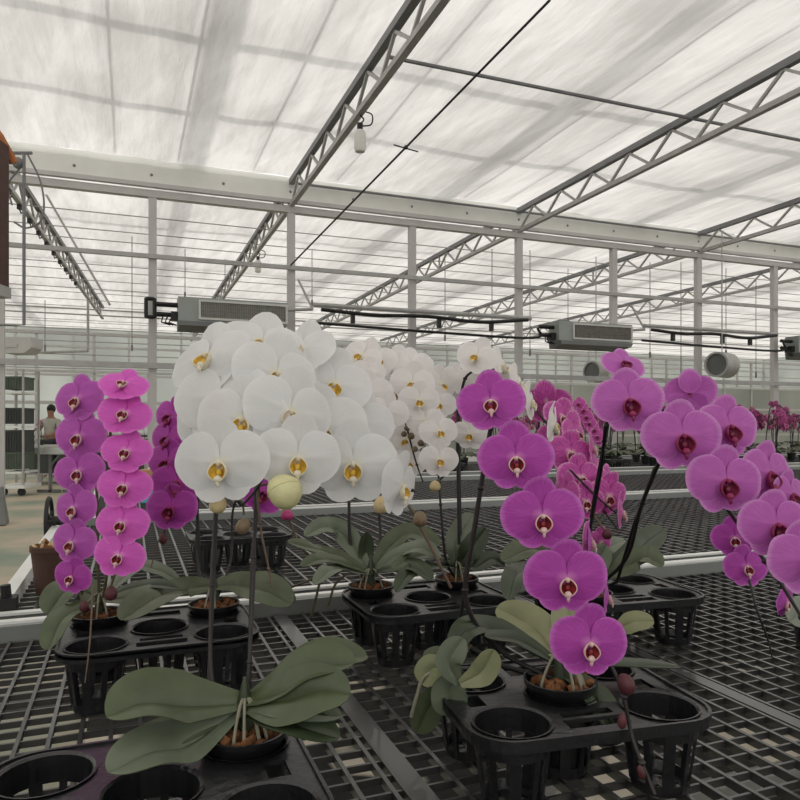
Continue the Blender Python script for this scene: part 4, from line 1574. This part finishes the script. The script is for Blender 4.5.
# one dense drooping spike, behind the right stems
c = PH(600, 478, BT)
c = P(598, 470, 4.9)
c.z = BT + .001
r = thing('distant_potted_orchid', 'distant pink orchid with one dense drooping row of tiny blooms beside the right stems', 'orchid', c)
m = MB(Matrix.Translation(c))
m.lathe([(0, 0), (.045, 0), (.06, .1), (.062, .11), (.05, .11), (0, .1)], 14)
m.build('pot', 'plastic', r)
spike(r, [c + Vector((0, 0, .1)), P(592, 440, 5.0), P(583, 408, 5.0), P(577, 402, 5.0), P(583, 412, 4.95), P(592, 427, 4.93), P(599, 442, 4.9)], .004)
for i in range(12):
    f = i / 11
    flower(r, 'speck', 'mag', 579 + 20 * f, 405 + 36 * f, 4.9 + .05 * (i % 2), 15, -10 + 30 * (i % 3 - 1), 8, 10 * (i % 3 - 1))

# trays on bench four (dark blocks under the plants)
for i in range(7):
    p = G(e2 + 2.2 + i * 1.0, 6.2, BT + .002)
    tray(p, 'small distant black tray under the orchids on the fourth bench')
    bpy.data.objects  # shared label below
# next bay: plants and tables at the left
tx0, tx1 = P(27, 0, 15.6).x, P(150, 0, 15.6).x
for i in range(6):
    o = far_orchid(0, 0, .852, [1, 0, 5, 4][i % 4], 'far pink orchid on the long table beyond the left post', 'orchids on the far left table')
    o.location = (tx0 + .25 + i * .45, 15.75 + .2 * (i % 2), .852)
    o.scale = (.75, .75, .75)
r = thing('work_table', 'long metal table of plants in front of the distant person', 'table', ((tx0 + tx1) / 2, 15.8, 0))
m = MB()
m.box(tx0, tx1, 15.4, 16.2, .80, .85)
m.build('table_top', 'galv', r)
m = MB()
m.box(tx0, tx1, 15.45, 16.15, .2, .23)
m.build('lower_shelf', 'galv', r)
for t in (tx0 + .03, (tx0 + tx1) / 2, tx1 - .03):
    for d in (15.43, 16.17):
        m = MB()
        m.box(t - .025, t + .025, d - .025, d + .025, .001, .80)
        m.build('leg', 'galv', r)
for i in range(4):
    m = MB()
    x = tx0 + .1 + i * .62
    m.box(x, x + .5, 15.5, 16.1, .232, .62)
    m.box(x - .01, x + .51, 15.49, 16.11, .62, .65)
    tag(m.build('crate', 'crate'), 'dark crate stowed under the long table in front of the distant person', 'crate', 'crates under the far table')
# pale table in the aisle
c = P(53, 484, 13.8)
c.z = 0
r = thing('aisle_table', 'pale slatted table standing in the aisle beside the trolley', 'table', c)
m = MB(Matrix.Translation(c))
m.box(-.20, .9, -.4, .4, .80, .84)
m.box(-.22, .92, -.43, -.4, .74, .86)
m.build('table_top', 'rail', r)
for x in (.1, .6):
    m = MB(Matrix.Translation(c))
    m.bar((x, -.3, .002), (x, -.3, .80), .05)
    m.bar((x - .25, -.3, .03), (x + .2, -.3, .03), .05)
    m.bar((x, -.3, .5), (x + .22, -.3, .79), .03)
    m.build('leg', 'galv_dark', r)
m = MB(Matrix.Translation(c + Vector((-.33, -.35, .68))))
m.lathe([(.0, -.03), (.09, -.03), (.09, .03), (0, .03)], 14)
m.build('roller', 'rubber', r)

# trolley with crates
c = P(17, 487, 13.0)
c.z = 0
sx = 13.0 / F
r = thing('storage_trolley', 'tall wheeled trolley of metal shelves at the left edge', 'trolley', c)
X0, X1 = (6 - 17) * sx, (29 - 17) * sx


def zt_(y):
    return H - (y - HOR) / F * 13.0


for x in (X0, X1):
    for y in (-.2, .35):
        m = MB(Matrix.Translation(c))
        m.box(x - .015, x + .015, y - .015, y + .015, .16, zt_(370))
        m.build('upright', 'galv', r)
for y in (472, 427, 393):
    m = MB(Matrix.Translation(c))
    z = zt_(y)
    m.box(X0 - .02, X1 - .02, -.22, .37, z - .02, z + .02)
    m.build('shelf', 'alu', r)
m = MB(Matrix.Translation(c))
m.box(X0 - .02, X1 + .04, -.24, .38, .14, .2)
m.build('base_frame', 'alu', r)
for x in (X0 + .05, X1 - .05):
    m = MB(Matrix.Translation(c + Vector((x, -.16, .075))) @ Matrix.Rotation(PI / 2, 4, 'X'))
    m.lathe([(0, -.02), (.07, -.02), (.07, .02), (0, .02)], 16)
    m.build('caster', 'rubber', r)
for y0, y1, mt, lab in ((391, 377, 'crate_green', 'grey-green crate on the top shelf of the trolley'), (425, 408, 'crate', 'dark ribbed crate on the middle shelf of the trolley'),
                        (450, 430, 'crate', 'black crate, upper of the two on the lower trolley shelf'), (470, 452, 'crate_green', 'grey crate on the lowest trolley shelf')):
    m = MB(Matrix.Translation(c))
    z0, z1 = zt_(y0) + .021, zt_(y1)
    if y0 == 450:
        z0 = zt_(452) + .003
    m.box(X0 + .03, X1 - .06, -.18, .3, z0, z1 - .03)
    m.box(X0 + .02, X1 - .05, -.19, .31, z1 - .03, z1)
    for k in range(7):
        x = X0 + .04 + k * (X1 - X0 - .11) / 6.5
        m.box(x, x + .015, -.195, -.18, z0, z1 - .03)
    tag(m.build('crate', mt), lab, 'crate')

# person working beyond the left post
c = P(51, 480, 17.2)
c.z = 0
r = thing('person', 'person in a pale shirt standing at the tables far back on the left', 'person', c)


def body(name, mt, pts, edges, rad, parent, c, lvl=2):
    me = bpy.data.meshes.new(name)
    me.from_pydata([tuple(p) for p in pts], edges, [])
    o = bpy.data.objects.new(name, me)
    COL.objects.link(o)
    o.parent = parent
    md = o.modifiers.new('skin', 'SKIN')
    sk = me.skin_vertices[0] if me.skin_vertices else me.attributes
    for i, q in enumerate(rad):
        me.skin_vertices[0].data[i].radius = (q, q * .8)
    me.skin_vertices[0].data[0].use_root = True
    s = o.modifiers.new('sub', 'SUBSURF')
    s.levels = lvl
    s.render_levels = lvl
    me.materials.append(MATS[mt])
    MW[o.name] = MW[parent.name].copy()
    return o


def skinned(name, mt, pts, edges, rad, parent):
    me = bpy.data.meshes.new(name)
    me.from_pydata([tuple(p) for p in pts], edges, [])
    o = bpy.data.objects.new(name, me)
    COL.objects.link(o)
    bpy.context.view_layer.objects.active = o
    o.select_set(True)
    bpy.ops.object.modifier_add(type='SKIN')
    for i, q in enumerate(rad):
        me.skin_vertices[0].data[i].radius = (q, q * .85)
        me.skin_vertices[0].data[i].use_root = (i == 0)
    bpy.ops.object.modifier_add(type='SUBSURF')
    o.modifiers[-1].levels = 2
    o.modifiers[-1].render_levels = 2
    o.select_set(False)
    o.parent = parent
    me.materials.append(MATS[mt])
    MW[o.name] = MW[parent.name].copy()
    return o


bp = [(0, 0, .95), (0, 0, 1.15), (0, 0, 1.38), (0, 0, 1.5), (0, -.02, 1.62), (0, -.03, 1.70), (.18, 0, 1.4), (.25, -.1, 1.15), (.12, -.33, 1.05), (.08, -.42, 1.04), (-.18, 0, 1.4), (-.25, -.1, 1.15), (-.12, -.33, 1.05), (-.08, -.42, 1.04),
      (.1, 0, .88), (.11, -.02, .48), (.11, 0, .09), (.11, -.13, .04), (-.1, 0, .88), (-.11, -.02, .48), (-.11, 0, .09), (-.11, -.13, .04)]
be = [(0, 1), (1, 2), (2, 3), (3, 4), (4, 5), (2, 6), (6, 7), (7, 8), (8, 9), (2, 10), (10, 11), (11, 12), (12, 13), (0, 14), (14, 15), (15, 16), (16, 17), (0, 18), (18, 19), (19, 20), (20, 21)]
br = [.13, .12, .14, .055, .09, .075, .06, .045, .035, .03, .06, .045, .035, .03, .085, .06, .045, .035, .085, .06, .045, .035]
skinned('body', 'skin', bp, be, br, r)
skinned('shirt', 'shirt', bp[:3] + [(0, 0, 1.46), (.18, 0, 1.4), (.24, -.08, 1.2), (-.18, 0, 1.4), (-.24, -.08, 1.2)], [(0, 1), (1, 2), (2, 3), (2, 4), (4, 5), (2, 6), (6, 7)], [.15, .145, .165, .08, .08, .062, .08, .062], r)
skinned('trousers', 'trousers', [bp[0]] + bp[14:17] + bp[18:21], [(0, 1), (1, 2), (2, 3), (0, 4), (4, 5), (5, 6)], [.145, .1, .075, .06, .1, .075, .06], r)
m = MB(Matrix.Translation(c))
m.ell((0, .015, 1.70), (.10, .115, .115))
m.build('hair', 'hair', r, smooth=True)

# pieces on the third bench left, glimpsed between pink spikes
for (x0, x1, y0, y1, Z, mt, nme, lab, cat) in ((139, 153, 466, 449, 5.4, 'cardboard', 'cardboard_box', 'small peach cardboard box glimpsed between the left pink orchids', 'box'),
                                              (137, 152, 484, 470, 4.5, 'white_plastic', 'plastic_tub', 'small white tub glimpsed between the left pink orchids', 'tub'),
                                              (141, 150, 500, 487, 4.3, 'blue', 'blue_crate', 'little light blue crate glimpsed between the left pink orchids', 'crate')):
    a = P(x0, y0, Z)
    b_ = P(x1, y1, Z)
    hh = abs(b_.z - a.z)
    m = MB(Matrix.Translation((0, 0, BT + .002)))
    w = (b_.x - a.x)
    m.box(a.x, b_.x, Z, Z + .12, 0, hh * .8)
    m.box(a.x - .005, b_.x + .005, Z - .005, Z + .125, hh * .8, hh)
    tag(m.build(nme, mt), lab, cat)

# ================================================================ LEFT EDGE FITTINGS
r = thing('hanging_cabinet', 'dark brown hanging cabinet with a grey bottom rail at the left frame edge', 'cabinet', P(-20, 296, 3.6))
xr = P(9, 200, 3.68).x
m = MB()
m.box(xr - .6, xr, 3.6, 3.68, P(0, 284, 3.6).z, P(0, 140, 3.6).z)
m.build('body', 'brown_panel', r)
m = MB()
m.box(xr - .6, xr + .012, 3.55, 3.68, P(0, 296, 3.6).z, P(0, 285, 3.6).z)
m.build('bottom_rail', 'galv', r)
m = MB()
m.tube([P(-30, 96, 3.7), P(0, 138, 3.7), P(14, 163, 3.75)], .025, 8)
tag(m.build('orange_pipe', 'orange'), 'slanting orange-brown pipe over the hanging cabinet', 'pipe')
m = MB()
m.tube([P(4, 153, 8.6), P(32, 153, 8.6)], .02, 6)
m.tube([P(24, 152, 8.6), P(24, 325, 8.6), P(-8, 325, 8.6)], .02, 6)
m.ell(P(18, 163, 8.6), (.07, .07, .07), nu=10, nv=8)
tag(m.build('conduit', 'galv_dark'), 'thin conduit dropping straight down beside the hanging cabinet', 'conduit')
for k, pts in enumerate(([(28, 155), (40, 180), (44, 205), (40, 222), (26, 228), (14, 222)], [(20, 168), (8, 185), (12, 205)])):
    m = MB()
    m.tube(smoothpts(PX(pts, 8.7)), .012, 6)
    tag(m.build('loose_cable', 'galv_dark'), ['loose grey cable looping right of the thin conduit', 'short cable hanging left of the thin conduit'][k], 'cable')
m = MB()
m.tube([P(88, 300, 16), P(88, 351, 16)], .03, 6)
m.tube([P(88, 351, 16), P(20, 353, 16)], .03, 6)
tag(m.build('water_pipe', 'galv'), 'pale pipe dropping then turning level beyond the left posts', 'pipe')
m = MB()
a = P(3, 353, 12)
b_ = P(31, 337, 12)
m.add([(a.x, 12, a.z), (b_.x - .12, 12, a.z), (b_.x, 12, a.z + .1), (b_.x, 12, b_.z), (a.x, 12, b_.z), (a.x, 12.4, a.z), (b_.x - .12, 12.4, a.z), (b_.x, 12.4, a.z + .1), (b_.x, 12.4, b_.z), (a.x, 12.4, b_.z)],
      [(0, 1, 2, 3, 4), (9, 8, 7, 6, 5), (0, 5, 6, 1), (1, 6, 7, 2), (2, 7, 8, 3), (3, 8, 9, 4), (4, 9, 5, 0)])
m.box(a.x, a.x + .25, 11.98, 12, a.z + .1, a.z + .15)
tag(m.build('air_box', 'post'), 'pale boxy air unit above the trolley at the left edge', 'air unit')

# shared labels that are true of each member
gi = 0
for o in bpy.data.objects:
    if o.get('label') == 'small distant black tray under the orchids on the fourth bench':
        o['group'] = 'trays on the fourth bench'

# ================================================================ LIGHT, CAMERA
w = bpy.data.worlds.new('sky')
sc.world = w
w.use_nodes = True
nt = w.node_tree
bg = nt.nodes['Background']
tc = nt.nodes.new('ShaderNodeTexCoord')
sp = nt.nodes.new('ShaderNodeSeparateXYZ')
nt.links.new(tc.outputs['Generated'], sp.inputs[0])
rp = nt.nodes.new('ShaderNodeValToRGB')
rp.color_ramp.elements[0].position = .0
rp.color_ramp.elements[0].color = (.20, .20, .18, 1)
q = rp.color_ramp.elements.new(.49)
q.color = (.25, .25, .22, 1)
q = rp.color_ramp.elements.new(.51)
q.color = (2.5, 2.5, 2.46, 1)
rp.color_ramp.elements[1].position = 1
rp.color_ramp.elements[1].color = (1.0, .985, .96, 1)
mr_ = nt.nodes.new('ShaderNodeMapRange')
mr_.inputs[1].default_value = -1
mr_.inputs[2].default_value = 1
nt.links.new(sp.outputs[2], mr_.inputs[0])
nt.links.new(mr_.outputs[0], rp.inputs[0])
nt.links.new(rp.outputs[0], bg.inputs[0])
bg.inputs[1].default_value = 1.0
sun = bpy.data.lights.new('sun', 'SUN')
sun.energy = .9
sun.angle = math.radians(6)
sun.color = (1, .96, .9)
so = bpy.data.objects.new('sun', sun)
so.rotation_euler = (math.radians(28), math.radians(-14), 0)
COL.objects.link(so)

cam = bpy.data.cameras.new('camera')
cam.sensor_width = 36
cam.lens = F / 800 * 36
cam.shift_y = 25 / 800
cam.clip_start = .05
cam.clip_end = 200
co = bpy.data.objects.new('camera', cam)
co.location = (0, 0, H)
co.rotation_euler = (PI / 2, 0, 0)
COL.objects.link(co)
sc.camera = co
sc.view_settings.view_transform = 'Standard'
sc.view_settings.look = 'None'
sc.view_settings.gamma = 1
sc.view_settings.exposure = .68
